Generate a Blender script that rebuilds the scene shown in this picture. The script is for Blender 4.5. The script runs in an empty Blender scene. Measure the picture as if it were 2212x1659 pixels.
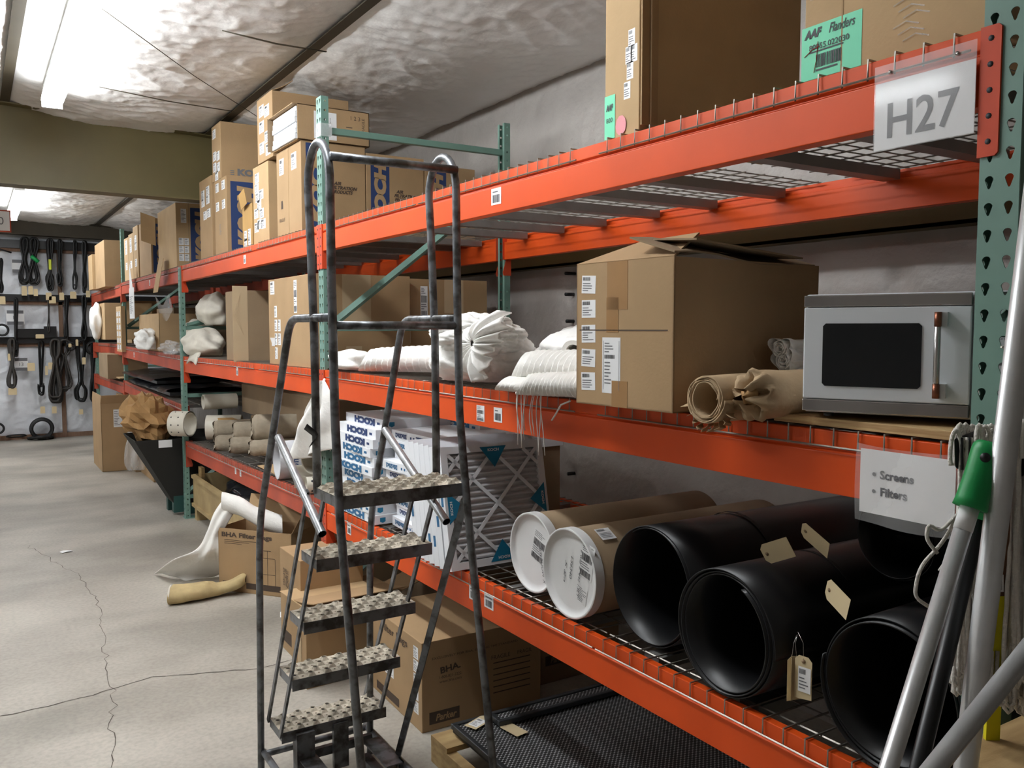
import bpy, bmesh, math, random
from mathutils import Vector, Matrix, noise
PI=math.pi
S=bpy.context.scene; COL=S.collection
# ---------------- camera ----------------
F=1851.7; TH=math.radians(32.211); PT=math.radians(3.756); RL=math.radians(-0.026); CAM=Vector((-1.6605,-0.9013,1.7808))
fw=Vector((math.sin(TH)*math.cos(PT),math.cos(TH)*math.cos(PT),-math.sin(PT))); rt=Vector((math.cos(TH),-math.sin(TH),0)); up=rt.cross(fw)
rt,up=(math.cos(RL)*rt+math.sin(RL)*up),(-math.sin(RL)*rt+math.cos(RL)*up)
cd=bpy.data.cameras.new('camera'); cam=bpy.data.objects.new('camera',cd); COL.objects.link(cam)
cd.sensor_width=36; cd.lens=36*F/2212; cd.clip_start=.02; cd.clip_end=60
cam.matrix_world=Matrix(((rt.x,up.x,-fw.x,CAM.x),(rt.y,up.y,-fw.y,CAM.y),(rt.z,up.z,-fw.z,CAM.z),(0,0,0,1)))
S.camera=cam
CF,CR,CU=fw.copy(),rt.copy(),up.copy()
# ---------------- world, exposure ----------------
w=bpy.data.worlds.new('world'); S.world=w; w.use_nodes=True
w.node_tree.nodes['Background'].inputs[0].default_value=(.9,.95,1,1); w.node_tree.nodes['Background'].inputs[1].default_value=.02
S.view_settings.view_transform='Standard'; S.view_settings.look='None'; S.view_settings.gamma=1; S.view_settings.use_curve_mapping=False
S.view_settings.exposure=1.62
LAMP=15.5   # emission strength of the fluorescent lenses
# ---------------- measuring helpers: where a sight line meets a plane of the room ----------------
def sight(px,py): return CF+CR*((px-1106)/F)-CU*((py-829.5)/F)
def oX(px,py,X=0): d=sight(px,py); return CAM+d*((X-CAM.x)/d.x)
def oY(px,py,Y=0): d=sight(px,py); return CAM+d*((Y-CAM.y)/d.y)
def oZ(px,py,Z=0): d=sight(px,py); return CAM+d*((Z-CAM.z)/d.z)
# ---------------- materials ----------------
MATS={}
def mat(name,col,rough=.6,metal=0,var=0,vscale=8,bump=0,bscale=40,col2=None,stretch=None,emit=0,alpha=1,trans=0,spec=.5,detail=6,vlo=.35,vhi=.65,ior=1.45,coat=0,bdist=.01,obj=True):
    if name in MATS: return MATS[name]
    m=bpy.data.materials.new(name); m.use_nodes=True; nt=m.node_tree; N=nt.nodes; L=nt.links
    b=N['Principled BSDF']; c=tuple(col)+(1,)
    b.inputs['Base Color'].default_value=c; b.inputs['Roughness'].default_value=rough; b.inputs['Metallic'].default_value=metal
    b.inputs['Specular IOR Level'].default_value=spec; b.inputs['Alpha'].default_value=alpha; b.inputs['Transmission Weight'].default_value=trans; b.inputs['IOR'].default_value=ior
    b.inputs['Coat Weight'].default_value=coat
    tc=N.new('ShaderNodeTexCoord'); mp=N.new('ShaderNodeMapping'); L.new(tc.outputs['Object'],mp.inputs[0])
    if stretch: mp.inputs['Scale'].default_value=stretch
    if var or col2:
        n=N.new('ShaderNodeTexNoise'); n.inputs['Scale'].default_value=vscale; n.inputs['Detail'].default_value=detail; L.new(mp.outputs[0],n.inputs['Vector'])
        r=N.new('ShaderNodeValToRGB'); r.color_ramp.elements[0].position=vlo; r.color_ramp.elements[1].position=vhi
        c2=tuple(col2)+(1,) if col2 else tuple(x*(1-var) for x in col)+(1,)
        r.color_ramp.elements[0].color=c2; r.color_ramp.elements[1].color=c
        L.new(n.outputs['Fac'],r.inputs[0]); L.new(r.outputs[0],b.inputs['Base Color'])
    if bump:
        n2=N.new('ShaderNodeTexNoise'); n2.inputs['Scale'].default_value=bscale; n2.inputs['Detail'].default_value=5; L.new(mp.outputs[0],n2.inputs['Vector'])
        bp=N.new('ShaderNodeBump'); bp.inputs['Strength'].default_value=bump; bp.inputs['Distance'].default_value=bdist
        L.new(n2.outputs['Fac'],bp.inputs['Height']); L.new(bp.outputs[0],b.inputs['Normal'])
    if emit: b.inputs['Emission Color'].default_value=(.93,.97,1,1); b.inputs['Emission Strength'].default_value=emit
    MATS[name]=m; return m
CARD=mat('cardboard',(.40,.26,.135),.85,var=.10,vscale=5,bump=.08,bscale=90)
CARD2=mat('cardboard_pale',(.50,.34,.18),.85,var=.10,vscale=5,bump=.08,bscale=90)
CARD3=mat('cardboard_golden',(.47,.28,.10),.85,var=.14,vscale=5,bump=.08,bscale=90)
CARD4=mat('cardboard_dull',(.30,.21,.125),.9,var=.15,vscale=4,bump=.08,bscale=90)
KRAFT=mat('kraft_paper',(.47,.33,.19),.8,var=.15,vscale=9,bump=.3,bscale=30)
KRAFT2=mat('kraft_paper_brown',(.42,.24,.095),.8,var=.2,vscale=9,bump=.3,bscale=30)
TAPE=mat('packing_tape',(.36,.20,.085),.25,var=.1,coat=.3)
TAPEP=mat('paper_tape',(.52,.39,.24),.7,var=.05)
ORANGE=mat('orange_paint',(.74,.085,.010),.42,spec=.3,var=.16,vscale=2.5,bump=.02,bscale=60,detail=8)
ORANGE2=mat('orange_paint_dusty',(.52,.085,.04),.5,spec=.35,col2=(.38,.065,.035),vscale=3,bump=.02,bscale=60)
REDC=mat('red_connector_paint',(.62,.07,.022),.4,spec=.35,var=.15,vscale=6)
GREEN=mat('green_paint',(.165,.29,.24),.4,var=.12,vscale=4)
WIRE=mat('zinc_wire',(.34,.31,.27),.4,metal=.7,var=.2,vscale=30)
CHAN=mat('steel_channel',(.27,.26,.25),.45,metal=.5,var=.15)
STEEL=mat('ladder_steel',(.20,.21,.225),.36,metal=.55,col2=(.075,.073,.07),vscale=22,vlo=.38,vhi=.56,bump=.03,bscale=80)
DUSTY=mat('dusty_tread',(.56,.50,.40),.8,col2=(.30,.265,.21),vscale=12,bump=.05)
GALV=mat('galvanized_tube',(.46,.47,.48),.35,metal=.6,var=.35,vscale=30)
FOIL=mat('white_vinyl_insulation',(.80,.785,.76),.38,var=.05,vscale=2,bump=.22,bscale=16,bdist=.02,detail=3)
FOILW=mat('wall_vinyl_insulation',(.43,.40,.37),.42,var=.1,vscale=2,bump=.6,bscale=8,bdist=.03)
FOILE=mat('end_wall_vinyl',(.70,.72,.76),.3,var=.08,vscale=2,bump=.6,bscale=5,bdist=.04)
OLIVE=mat('olive_steel',(.125,.098,.036),.5,var=.15,vscale=3)
OLIVED=mat('dark_olive_steel',(.052,.040,.023),.6,var=.2,vscale=5)
WOODL=mat('stud_wood',(.22,.13,.085),.8,var=.2,stretch=(8,8,1))
BLACKR=mat('black_plastic_sheet',(.013,.013,.014),.33,spec=.38,var=.25,vscale=6,bump=.04,bscale=5)
BLK=mat('black_rubber',(.012,.012,.012),.55,var=.3)
BLKP=mat('black_plastic',(.012,.012,.013),.35)
GREYR=mat('grey_rubber',(.05,.045,.04),.6,var=.3)
WHITE=mat('white_paper',(.80,.80,.80),.55,var=.03,vscale=4)
WHITEB=mat('white_carton',(.78,.80,.83),.5,var=.03)
INK=mat('black_ink',(.035,.035,.04),.6)
GINK=mat('grey_ink',(.16,.16,.17),.6)
BINK=mat('brown_ink',(.075,.05,.035),.7)
NAVY=mat('navy_print',(.022,.048,.15),.6,var=.1)
BLUEP=mat('blue_print',(.02,.13,.28),.5)
TEAL=mat('teal_print',(.01,.20,.36),.4,var=.05)
MINT=mat('mint_green_label',(.14,.68,.40),.5,var=.04)
CLOTH=mat('white_felt',(.82,.80,.755),.85,var=.05,vscale=12,bump=.25,bscale=60)
SHEET=mat('white_sheeting',(.86,.845,.81),.6,var=.04,vscale=8,bump=.35,bscale=22,bdist=.02)
CANVAS=mat('cream_canvas',(.69,.65,.56),.9,var=.12,vscale=8,bump=.3,bscale=30)
YCANV=mat('yellowed_canvas',(.52,.40,.20),.9,var=.2,vscale=10,bump=.3,bscale=30)
FILT=mat('filter_media',(.62,.62,.64),.8,var=.15,bump=.2,bscale=80)
WPLAS=mat('white_plastic_lid',(.74,.74,.73),.4,var=.04)
MW=mat('white_enamel',(.74,.77,.80),.25,var=.02,coat=.3)
SS=mat('brushed_stainless',(.55,.53,.52),.24,metal=.9,var=.35,vscale=5,stretch=(1,1,.3))
GLASSB=mat('dark_oven_glass',(.010,.012,.014),.06,spec=.6)
COPPER=mat('rusted_copper_cap',(.32,.12,.07),.35,metal=.8,var=.4,vscale=40)
PINE=mat('pine_wood',(.53,.37,.17),.7,col2=(.36,.23,.095),vscale=3,stretch=(1,6,12),bump=.1)
PINEX=mat('pine_crate',(.50,.34,.16),.7,col2=(.37,.235,.10),vscale=4,stretch=(1.5,10,10),bump=.1)
PLY=mat('plywood_edge',(.58,.40,.19),.7,col2=(.36,.20,.08),vscale=6,stretch=(1,1,30),bump=.05)
PLYC=mat('crate_plywood',(.47,.35,.17),.75,col2=(.36,.255,.12),vscale=5,bump=.05)
ALU=mat('brushed_aluminium',(.74,.75,.76),.3,metal=.45,var=.12,vscale=20)
GRN=mat('green_grip',(.008,.30,.075),.4,var=.1)
YEL=mat('yellow_plastic',(.75,.68,.01),.4,var=.12,vscale=8)
MOP=mat('cotton_yarn',(.80,.76,.70),.9,var=.12,vscale=60,bump=.5,bscale=160)
MANILA=mat('manila_tag',(.62,.50,.30),.7,var=.05)
CREAM=mat('cream_plastic',(.66,.62,.52),.4,var=.08)
SCRF=mat('screen_frame',(.07,.075,.08),.4,metal=.6,var=.2)
NEON=mat('neon_green_label',(.08,.75,.12),.5)
LIME=mat('yellow_green_tape',(.55,.62,.04),.5)
REDP=mat('red_plastic',(.45,.03,.02),.5)
LENS=mat('fluorescent_lens',(.9,.9,.9),.5,emit=LAMP)
HOUS=mat('lamp_housing',(.7,.7,.68),.5)
FILM=mat('clear_film',(.93,.94,.95),.12,alpha=.28,bump=.6,bscale=14,bdist=.02)
FILM2=mat('clear_sleeve',(.95,.95,.95),.08,alpha=.18)
# floor: polished concrete with stains, joints and cracks
m=mat('concrete',(.47,.435,.375),.5,col2=(.34,.31,.265),vscale=1.3,bump=.05,bscale=60,detail=9,vlo=.3,vhi=.62)
nt=m.node_tree; N=nt.nodes; L=nt.links; b=N['Principled BSDF']
tc=[n for n in N if n.type=='TEX_COORD'][0]; ramp=[n for n in N if n.type=='VALTORGB'][0]
n1=N.new('ShaderNodeTexNoise'); n1.inputs['Scale'].default_value=45; n1.inputs['Detail'].default_value=8; L.new(tc.outputs['Object'],n1.inputs[0])
r1=N.new('ShaderNodeValToRGB'); r1.color_ramp.elements[0].position=.3; r1.color_ramp.elements[0].color=(.82,.82,.82,1); r1.color_ramp.elements[1].position=.6
L.new(n1.outputs['Fac'],r1.inputs[0])
mx=N.new('ShaderNodeMixRGB'); mx.blend_type='MULTIPLY'; mx.inputs[0].default_value=1; L.new(ramp.outputs[0],mx.inputs[1]); L.new(r1.outputs[0],mx.inputs[2])
n3=N.new('ShaderNodeTexNoise'); n3.inputs['Scale'].default_value=.55; n3.inputs['Detail'].default_value=3; mp3=N.new('ShaderNodeMapping'); mp3.inputs['Scale'].default_value=(1,2.4,1); L.new(tc.outputs['Object'],mp3.inputs[0]); L.new(mp3.outputs[0],n3.inputs[0])
r3=N.new('ShaderNodeValToRGB'); r3.color_ramp.elements[0].position=.36; r3.color_ramp.elements[0].color=(.72,.72,.72,1); r3.color_ramp.elements[1].position=.55; L.new(n3.outputs['Fac'],r3.inputs[0])
mx2=N.new('ShaderNodeMixRGB'); mx2.blend_type='MULTIPLY'; mx2.inputs[0].default_value=1; L.new(mx.outputs[0],mx2.inputs[1]); L.new(r3.outputs[0],mx2.inputs[2]); L.new(mx2.outputs[0],b.inputs['Base Color'])
CONC=m
CRACK=mat('crack_dark',(.10,.085,.07),.9)
# woven screen: light strands over dark openings
m=mat('woven_screen',(.30,.30,.31),.45,metal=.3); nt=m.node_tree; N=nt.nodes; L=nt.links; b=N['Principled BSDF']
tc=N.new('ShaderNodeTexCoord'); vo=N.new('ShaderNodeTexVoronoi'); vo.inputs['Scale'].default_value=72; vo.inputs['Randomness'].default_value=0
mpp=N.new('ShaderNodeMapping'); mpp.inputs['Rotation'].default_value=(0,0,.78); L.new(tc.outputs['Object'],mpp.inputs[0]); L.new(mpp.outputs[0],vo.inputs['Vector'])
rr_=N.new('ShaderNodeValToRGB'); rr_.color_ramp.elements[0].position=.44; rr_.color_ramp.elements[0].color=(.015,.015,.015,1); rr_.color_ramp.elements[1].position=.60; rr_.color_ramp.elements[1].color=(.72,.72,.72,1)
L.new(vo.outputs['Distance'],rr_.inputs[0]); L.new(rr_.outputs[0],b.inputs['Base Color'])
SCREEN=m
# ---------------- mesh builder ----------------
class MB:
    def __init__(s): s.v=[];s.f=[];s.mi=[];s.sm=[]
    def add(s,vs,fs,mi=0,sm=False,M=None):
        o=len(s.v)
        s.v+=[tuple(M@Vector(v)) if M is not None else tuple(v) for v in vs]
        s.f+=[tuple(i+o for i in f) for f in fs]; s.mi+=[mi]*len(fs); s.sm+=[sm]*len(fs); return s
    def box(s,a,b,mi=0,M=None):
        x0,y0,z0=a;x1,y1,z1=b
        return s.add([(x0,y0,z0),(x1,y0,z0),(x1,y1,z0),(x0,y1,z0),(x0,y0,z1),(x1,y0,z1),(x1,y1,z1),(x0,y1,z1)],[(0,3,2,1),(4,5,6,7),(0,1,5,4),(1,2,6,5),(2,3,7,6),(3,0,4,7)],mi,False,M)
    def quad(s,a,b,c,d,mi=0,M=None): return s.add([a,b,c,d],[(0,1,2,3)],mi,False,M)
    def tube(s,pts,r,n=10,mi=0,cap=True,closed=False,M=None,flat=None):
        P=[Vector(p) for p in pts]; k=len(P); vs=[];fs=[]
        R=r if isinstance(r,list) else [r]*k
        def tan(i):
            a=P[(i-1)%k] if (closed or i>0) else P[i]; b_=P[(i+1)%k] if (closed or i<k-1) else P[i]
            t=(b_-a); return t.normalized() if t.length>1e-9 else Vector((0,0,1))
        t0=tan(0); u=t0.orthogonal().normalized() if flat is None else (Vector(flat)-t0*Vector(flat).dot(t0)).normalized()
        for i in range(k):
            t=tan(i); u=(u-t*u.dot(t)); u=u.normalized() if u.length>1e-6 else t.orthogonal().normalized(); w_=t.cross(u)
            ra=R[i]; ra,rb=(ra if isinstance(ra,tuple) else (ra,ra))
            for j in range(n):
                a=2*PI*j/n+(PI/n if n==4 else 0); vs.append(P[i]+u*math.cos(a)*ra+w_*math.sin(a)*rb)
        for i in range(k if closed else k-1):
            for j in range(n):
                a=i*n+j; b_=i*n+(j+1)%n; c=((i+1)%k)*n+(j+1)%n; d=((i+1)%k)*n+j; fs.append((a,b_,c,d))
        if cap and not closed: fs.append(tuple(range(n-1,-1,-1))); fs.append(tuple((k-1)*n+j for j in range(n)))
        return s.add(vs,fs,mi,n>4,M)
    def prism(s,poly,h,axis='x',a=0,mi=0,M=None):
        # poly of 2D points extruded from a to a+h along axis
        def P(u,v,t): return {'x':(t,u,v),'y':(u,t,v),'z':(u,v,t)}[axis]
        n=len(poly); vs=[P(u,v,a) for u,v in poly]+[P(u,v,a+h) for u,v in poly]
        fs=[(i,(i+1)%n,n+(i+1)%n,n+i) for i in range(n)]+[tuple(range(n-1,-1,-1)),tuple(range(n,2*n))]
        return s.add(vs,fs,mi,False,M)
    def grid(s,fn,nu,nv,mi=0,sm=True,wrapu=False,M=None):
        vs=[fn(i/(nu if wrapu else nu-1),j/(nv-1)) for j in range(nv) for i in range(nu)]
        fs=[(j*nu+i,j*nu+(i+1)%nu,(j+1)*nu+(i+1)%nu,(j+1)*nu+i) for j in range(nv-1) for i in range(nu if wrapu else nu-1)]
        return s.add(vs,fs,mi,sm,M)
    def build(s,name,mats,parent=None,bevel=0,solid=0,loc=None,sub=0):
        me=bpy.data.meshes.new(name); me.from_pydata(s.v,[],s.f)
        for m_ in (mats if isinstance(mats,(list,tuple)) else [mats]): me.materials.append(m_)
        me.polygons.foreach_set('material_index',s.mi); me.polygons.foreach_set('use_smooth',s.sm); me.update()
        bm=bmesh.new(); bm.from_mesh(me); bmesh.ops.recalc_face_normals(bm,faces=bm.faces); bm.to_mesh(me); bm.free()
        o=bpy.data.objects.new(name,me); COL.objects.link(o)
        if loc is not None: o.location=loc
        if parent is not None: o.parent=parent
        if solid: md=o.modifiers.new('s','SOLIDIFY'); md.thickness=solid; md.offset=0
        if bevel: md=o.modifiers.new('b','BEVEL'); md.width=bevel; md.segments=2; md.limit_method='ANGLE'
        if sub: md=o.modifiers.new('u','SUBSURF'); md.levels=sub; md.render_levels=sub
        return o
LABELS={}
def tag(o,label,cat,group=None,kind=None):
    o['label']=label; o['category']=cat
    if group: o['group']=group
    if kind: o['kind']=kind
    if label in LABELS and not group: print('DUP LABEL',label)
    LABELS[label]=1
    return o
def thing(name,label,cat,loc=(0,0,0),rz=0,group=None,rot=None):
    o=bpy.data.objects.new(name,None); COL.objects.link(o); o.empty_display_size=.05
    o.location=loc; o.rotation_euler=rot if rot else (0,0,rz); return tag(o,label,cat,group)
def struct(name,mb,m_,**k): o=mb.build(name,m_,**k); o['kind']='structure'; return o
def copy_tree(o,parent=None):
    c=o.copy(); COL.objects.link(c)
    if parent is not None: c.parent=parent
    for ch in list(o.children): copy_tree(ch,c)
    return c
def centred(mb,name,m_,**k):
    # a one-mesh thing given in room coordinates: put its origin at its base
    xs=[v[0] for v in mb.v];ys=[v[1] for v in mb.v];zs=[v[2] for v in mb.v]
    c=Vector(((min(xs)+max(xs))/2,(min(ys)+max(ys))/2,min(zs)))
    mb.v=[(v[0]-c.x,v[1]-c.y,v[2]-c.z) for v in mb.v]
    return mb.build(name,m_,loc=c,**k)
TXT={}
def text_geo(body,bold=0,shear=0,space=1):
    key=(body,bold,shear,space)
    if key not in TXT:
        cu=bpy.data.curves.new('t','FONT'); cu.body=body; cu.size=1; cu.offset=bold; cu.shear=shear; cu.space_character=space; cu.resolution_u=3
        cu.align_x='CENTER'; cu.align_y='CENTER'; o=bpy.data.objects.new('t',cu); me=bpy.data.meshes.new_from_object(o)
        vs=[v.co.copy() for v in me.vertices]; fs=[tuple(p.vertices) for p in me.polygons]
        xs=[v.x for v in vs];ys=[v.y for v in vs]; cx=(min(xs)+max(xs))/2;cy=(min(ys)+max(ys))/2
        vs=[(v.x-cx,v.y-cy) for v in vs]; TXT[key]=(vs,fs,max(xs)-min(xs),max(ys)-min(ys))
        bpy.data.objects.remove(o); bpy.data.curves.remove(cu); bpy.data.meshes.remove(me)
    return TXT[key]
def put_text(mb,body,c,r,u,w=None,h=None,mi=0,bold=0,shear=0,space=1,lift=.0008):
    # text centred at c, reading along r, upright along u; w or h fixes the size
    vs,fs,tw,th=text_geo(body,bold,shear,space); c=Vector(c);r=Vector(r).normalized();u=Vector(u).normalized();n=r.cross(u)
    sx=(w/tw) if w else h/th; sy=(h/th) if h else sx
    mb.add([tuple(c+r*(x*sx)+u*(y*sy)+n*lift) for x,y in vs],fs,mi)
def letters(body,c,r,u,parent,m_,name='lettering',**k):
    mb=MB(); put_text(mb,body,c,r,u,**k); return mb.build(name,m_,parent)
def paper_label(c,r,u,w,h,parent,seed=0,style='ship',base=None,name='label',lift=.0008,extra=None):
    # a printed sticker: white sheet with rows of print and a bar code, centred at c
    rd=random.Random(seed); c=Vector(c);r=Vector(r).normalized();u=Vector(u).normalized();n=r.cross(u)
    mb=MB()
    def q(x0,y0,x1,y1,mi,l): mb.quad(*[tuple(c+r*x+u*y+n*l) for x,y in ((x0,y0),(x1,y0),(x1,y1),(x0,y1))],mi)
    q(-w/2,-h/2,w/2,h/2,0,lift)
    def bars(x0,y0,x1,y1,vert=True):
        x=x0
        if vert:
            while x<x1: d=rd.choice([.02,.03,.05])*(x1-x0); q(x,y0,min(x+d,x1),y1,1,lift*1.8); x+=d+rd.choice([.02,.03,.04])*(x1-x0)
    def rows(x0,y0,x1,y1,k):
        for i in range(k):
            y=y1-(i+.5)*(y1-y0)/k; L_=rd.uniform(.4,1)*(x1-x0); q(x0,y-.18*(y1-y0)/k,x0+L_,y+.18*(y1-y0)/k,2,lift*1.8)
    if style=='ship': bars(-w*.42,h*.22,w*.1,h*.42); rows(-w*.42,-h*.4,w*.4,h*.12,4)
    elif style=='bar': rows(-w*.35,h*.18,w*.35,h*.38,1); bars(-w*.34,-h*.38,w*.34,h*.1)
    elif style=='long': rows(-w*.4,h*.25,w*.4,h*.46,4); bars(-w*.4,-h*.02,w*.4,h*.2); rows(-w*.4,-h*.25,w*.4,-h*.05,3); bars(-w*.4,-h*.46,w*.4,-h*.28)
    elif style=='rows': rows(-w*.42,-h*.42,w*.42,h*.42,9)
    elif style=='packing':
        for a in (-.44,.42): q(w*a,-h*.44,w*(a+.02),h*.44,2,lift*1.8)
        rows(-w*.36,h*.22,w*.2,h*.42,4); bars(-w*.36,h*.12,w*.2,h*.19); rows(-w*.36,-h*.35,w*.1,h*.08,7)
    return mb.build(name,[base or WHITE,INK,GINK],parent)
def carton(name,label,cat,corner,w,h,d,rz=0,m_=None,group=None,flaps=None,open_top=False,t=.004,rot=None):
    # corner: base corner nearest camera and aisle.  +x depth d, +y along rack w, z height h
    m_=m_ or CARD; T=thing(name,label,cat,corner,rz,group,rot)
    mb=MB()
    if open_top:
        mb.box((0,0,0),(d,w,t)); mb.box((0,0,0),(t,w,h)); mb.box((d-t,0,0),(d,w,h)); mb.box((0,0,0),(d,t,h)); mb.box((0,w-t,0),(d,w,h))
    else: mb.box((0,0,0),(d,w,h))
    mb.build('body',m_,T,bevel=.003 if not open_top else 0)
    for fl in (flaps or []):
        side,length,ang=fl[:3]; a=math.radians(ang); mb=MB()   # ang from horizontal-outward: 90 = straight up, 180 = closed inward
        cx,cz=math.cos(a),math.sin(a); k=6; bend=fl[3] if len(fl)>3 else .02
        def P(s,u):
            oo=length*u*cx; zz=h+length*u*cz-bend*math.sin(PI*u)*length
            if side=='front': return (-oo,w*(.01+.98*s),zz)
            if side=='back': return (d+oo,w*(.01+.98*s),zz)
            if side=='near': return (d*(.01+.98*s),-oo,zz)
            return (d*(.01+.98*s),w+oo,zz)
        mb.grid(lambda s,u:P(s,u),3,k,sm=False); mb.build('flap',m_,T,solid=.004)
    return T
FR=((0,-1,0),(0,0,1))   # reading directions on a front face (facing the aisle, -X)
SD=((1,0,0),(0,0,1))    # reading directions on a near face (facing -Y)
UP_=((0,0,1),(0,1,0))
# ---------------- room shell ----------------
XR=1.6; YE=14.9; XL=-6.5; YF=-3.5
def Zc(x): return 3.44-.05*x
mb=MB(); mb.quad((XL,YF,0),(XR+.1,YF,0),(XR+.1,YE+.1,0),(XL,YE+.1,0)); struct('floor',mb,CONC)
# cracks and saw joint in the slab
rd=random.Random(4)
def crack(pts,wd,seed,amp=.02):
    rd=random.Random(seed); mb=MB(); P=[]
    for (a,b) in zip(pts,pts[1:]):
        a=Vector(a);b=Vector(b);n=max(3,int((b-a).length/.06))
        for i in range(n):
            t=i/n; P.append(a.lerp(b,t)+Vector((rd.uniform(-amp,amp),rd.uniform(-amp,amp))))
    P.append(Vector(pts[-1]))
    for a,b in zip(P,P[1:]):
        n=(b-a).orthogonal().normalized()*wd*rd.uniform(.4,1.1)
        mb.quad((a.x-n.x,a.y-n.y,.0015),(b.x-n.x,b.y-n.y,.0015),(b.x+n.x,b.y+n.y,.0015),(a.x+n.x,a.y+n.y,.0015))
    return mb
o=crack([tuple(oZ(*p)[:2]) for p in [(-60,1555),(0,1548),(170,1510),(330,1462),(560,1445),(650,1420),(900,1345)]],.0035,1,.008); struct('floor_joint',o,CRACK)
o=crack([tuple(oZ(*p)[:2]) for p in [(60,1180),(165,1240),(210,1300),(225,1400),(245,1480),(240,1659)]],.0022,2,.02); struct('floor_crack',o,CRACK)
# insulated ceiling, pillowed between purlins
PX=[1.62-1.5*i for i in range(6)]
def wr(x,y,z,s,o): return noise.noise(Vector((x*s+o,y*s,z*s)))
def ridged(p): return 1-abs(noise.noise(p))*2.2
mb=MB()
def ceil_pt(u,v):
    x=XL+(XR-XL)*u; y=YF+(YE-YF)*v; t=((1.62-x)/1.5)%1.0
    s=math.sin(PI*t); sy=abs(math.sin(PI*((y-.6)/1.52)))
    z=Zc(x)+.035-.085*s**.6*(.75+.25*sy**.5)
    p=Vector((x*1.0,y*1.0,0)); wv=noise.noise(p*1.3)*.5
    z+=.022*noise.noise(p*2.1+Vector((7,3,0)))*s**.4
    q=Vector((x*3.2+wv*2,y*7+wv*4,1.3)); z-=.012*max(0,ridged(q))**3*s**.3
    q=Vector((x*10+wv*4,y*4.5+x*3,4.1)); z-=.007*max(0,ridged(q))**5*s**.3
    q=Vector((x*7-y*4,y*9+x*5,7.7)); z-=.005*max(0,ridged(q))**6*s**.3
    return (x,y,z)
mb.grid(ceil_pt,360,820); struct('ceiling',mb,FOIL)
mb=MB(); mb.quad((XL,YF,3.95),(XR+.2,YF,3.95),(XR+.2,YE+.2,3.95),(XL,YE+.2,3.95)); struct('ceiling_roof_deck',mb,OLIVED)
for i,px in enumerate(PX[:6]):
    if px<XL: continue
    mb=MB(); z=Zc(px); mb.box((px-.032,YF,z-.004),(px+.032,YE,z+.004)); mb.box((px-.004,YF,z),(px+.004,YE,z+.2)); struct('trim_%d'%(i+1),mb,OLIVED)
# rafters
def rafter(y,zb,n,m_):
    mb=MB()
    def slab(y0,y1,dz0,dz1): 
        vs=[]
        for x in (XL,XR+.02):
            zt=Zc(x); vs+=[(x,y0,zt+dz0),(x,y1,zt+dz0),(x,y1,zt+dz1),(x,y0,zt+dz1)]
        mb.add(vs,[(0,1,2,3),(4,7,6,5),(0,4,5,1),(1,5,6,2),(2,6,7,3),(3,7,4,0)])
    slab(y-.1,y+.1,-.012,.0)
    vs=[]
    for x in (XL,XR+.02):
        zt=Zc(x)-.012; b_=zb-.011*x; vs+=[(x,y-.006,b_),(x,y+.006,b_),(x,y+.006,zt),(x,y-.006,zt)]
    mb.add(vs,[(0,1,2,3),(4,7,6,5),(0,4,5,1),(1,5,6,2),(2,6,7,3),(3,7,4,0)])
    vs=[]
    for x in (XL,XR+.02):
        b_=zb-.011*x; vs+=[(x,y-.1,b_-.014),(x,y+.1,b_-.014),(x,y+.1,b_),(x,y-.1,b_)]
    mb.add(vs,[(0,1,2,3),(4,7,6,5),(0,4,5,1),(1,5,6,2),(2,6,7,3),(3,7,4,0)])
    struct('trim_%d'%n,mb,m_)
rafter(6.9,2.885,11,OLIVE); rafter(14.55,3.23,12,OLIVED)
# sag straps and cable under the ceiling
def onceil(px,py,off=.06):
    d=sight(px,py); P=CAM+d*((3.4-CAM.z)/d.z)
    for _ in range(5): z=Zc(P.x)-off; P=CAM+d*((z-CAM.z)/d.z)
    return P
for k,(a,b,r,nm) in enumerate([((480,66),(705,112),.011,'trim_21'),((215,188),(500,240),.009,'trim_22')]):
    A=onceil(*a,.075);B=onceil(*b,.045); mb=MB(); M_=(A+B)/2-Vector((0,0,.012)); mb.tube([A,(A+M_)/2,M_,(B+M_)/2,B],[(r*.3,.003),(r,.003),(r*1.3,.003),(r,.003),(r*.8,.003)],n=6,flat=(0,1,0)); struct(nm,mb,OLIVED)
A=onceil(215,15,.08);B=onceil(556,252,.05); mb=MB(); mb.tube([A,(A+B)/2-Vector((0,0,.02)),B],.0025,n=6)
tag(centred(mb,'ceiling_cable',OLIVED),'thin brown cable strung under the white ceiling from the lamp to the boxes','cable')
# right wall: vinyl faced insulation behind the racks
pins=[oX(*p,1.56) for p in [(1238,591),(1238,636),(1240,694),(1243,1022),(1752,540),(1950,610)]]
mb=MB()
def wall_pt(u,v):
    y=YF+(YE-YF)*u; z=3.42*v; x=XR-.02
    x-=.05*abs(math.sin(PI*(z-.1)/1.07))**.7
    x+=.02*noise.noise(Vector((y*1.2,z*2,3)))
    wv=noise.noise(Vector((y*2,z*2,8)))
    x-=.008*max(0,ridged(Vector((y*9+wv*2,z*2.2,2))))**3
    for p in pins:
        d=math.hypot(y-p.y,z-p.z)
        if d<.25: x+=.03*math.exp(-(d/.05)**2)+.006*math.sin(11*math.atan2(z-p.z,y-p.y))*math.exp(-d/.1)
    return (x,y,z)
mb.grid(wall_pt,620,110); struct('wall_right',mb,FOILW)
for p in pins[:4]:
    mb=MB(); mb.tube([(1.5,p.y,p.z),(1.575,p.y,p.z)],.011,n=10); o=centred(mb,'insulation_pin',BLKP)
    tag(o,'small black pin in the grey wall insulation, %s'%('highest left of the open box','between two others left of the open box','lowest left of the open box','alone under the middle shelf')[pins.index(p)],'pin')
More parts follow.
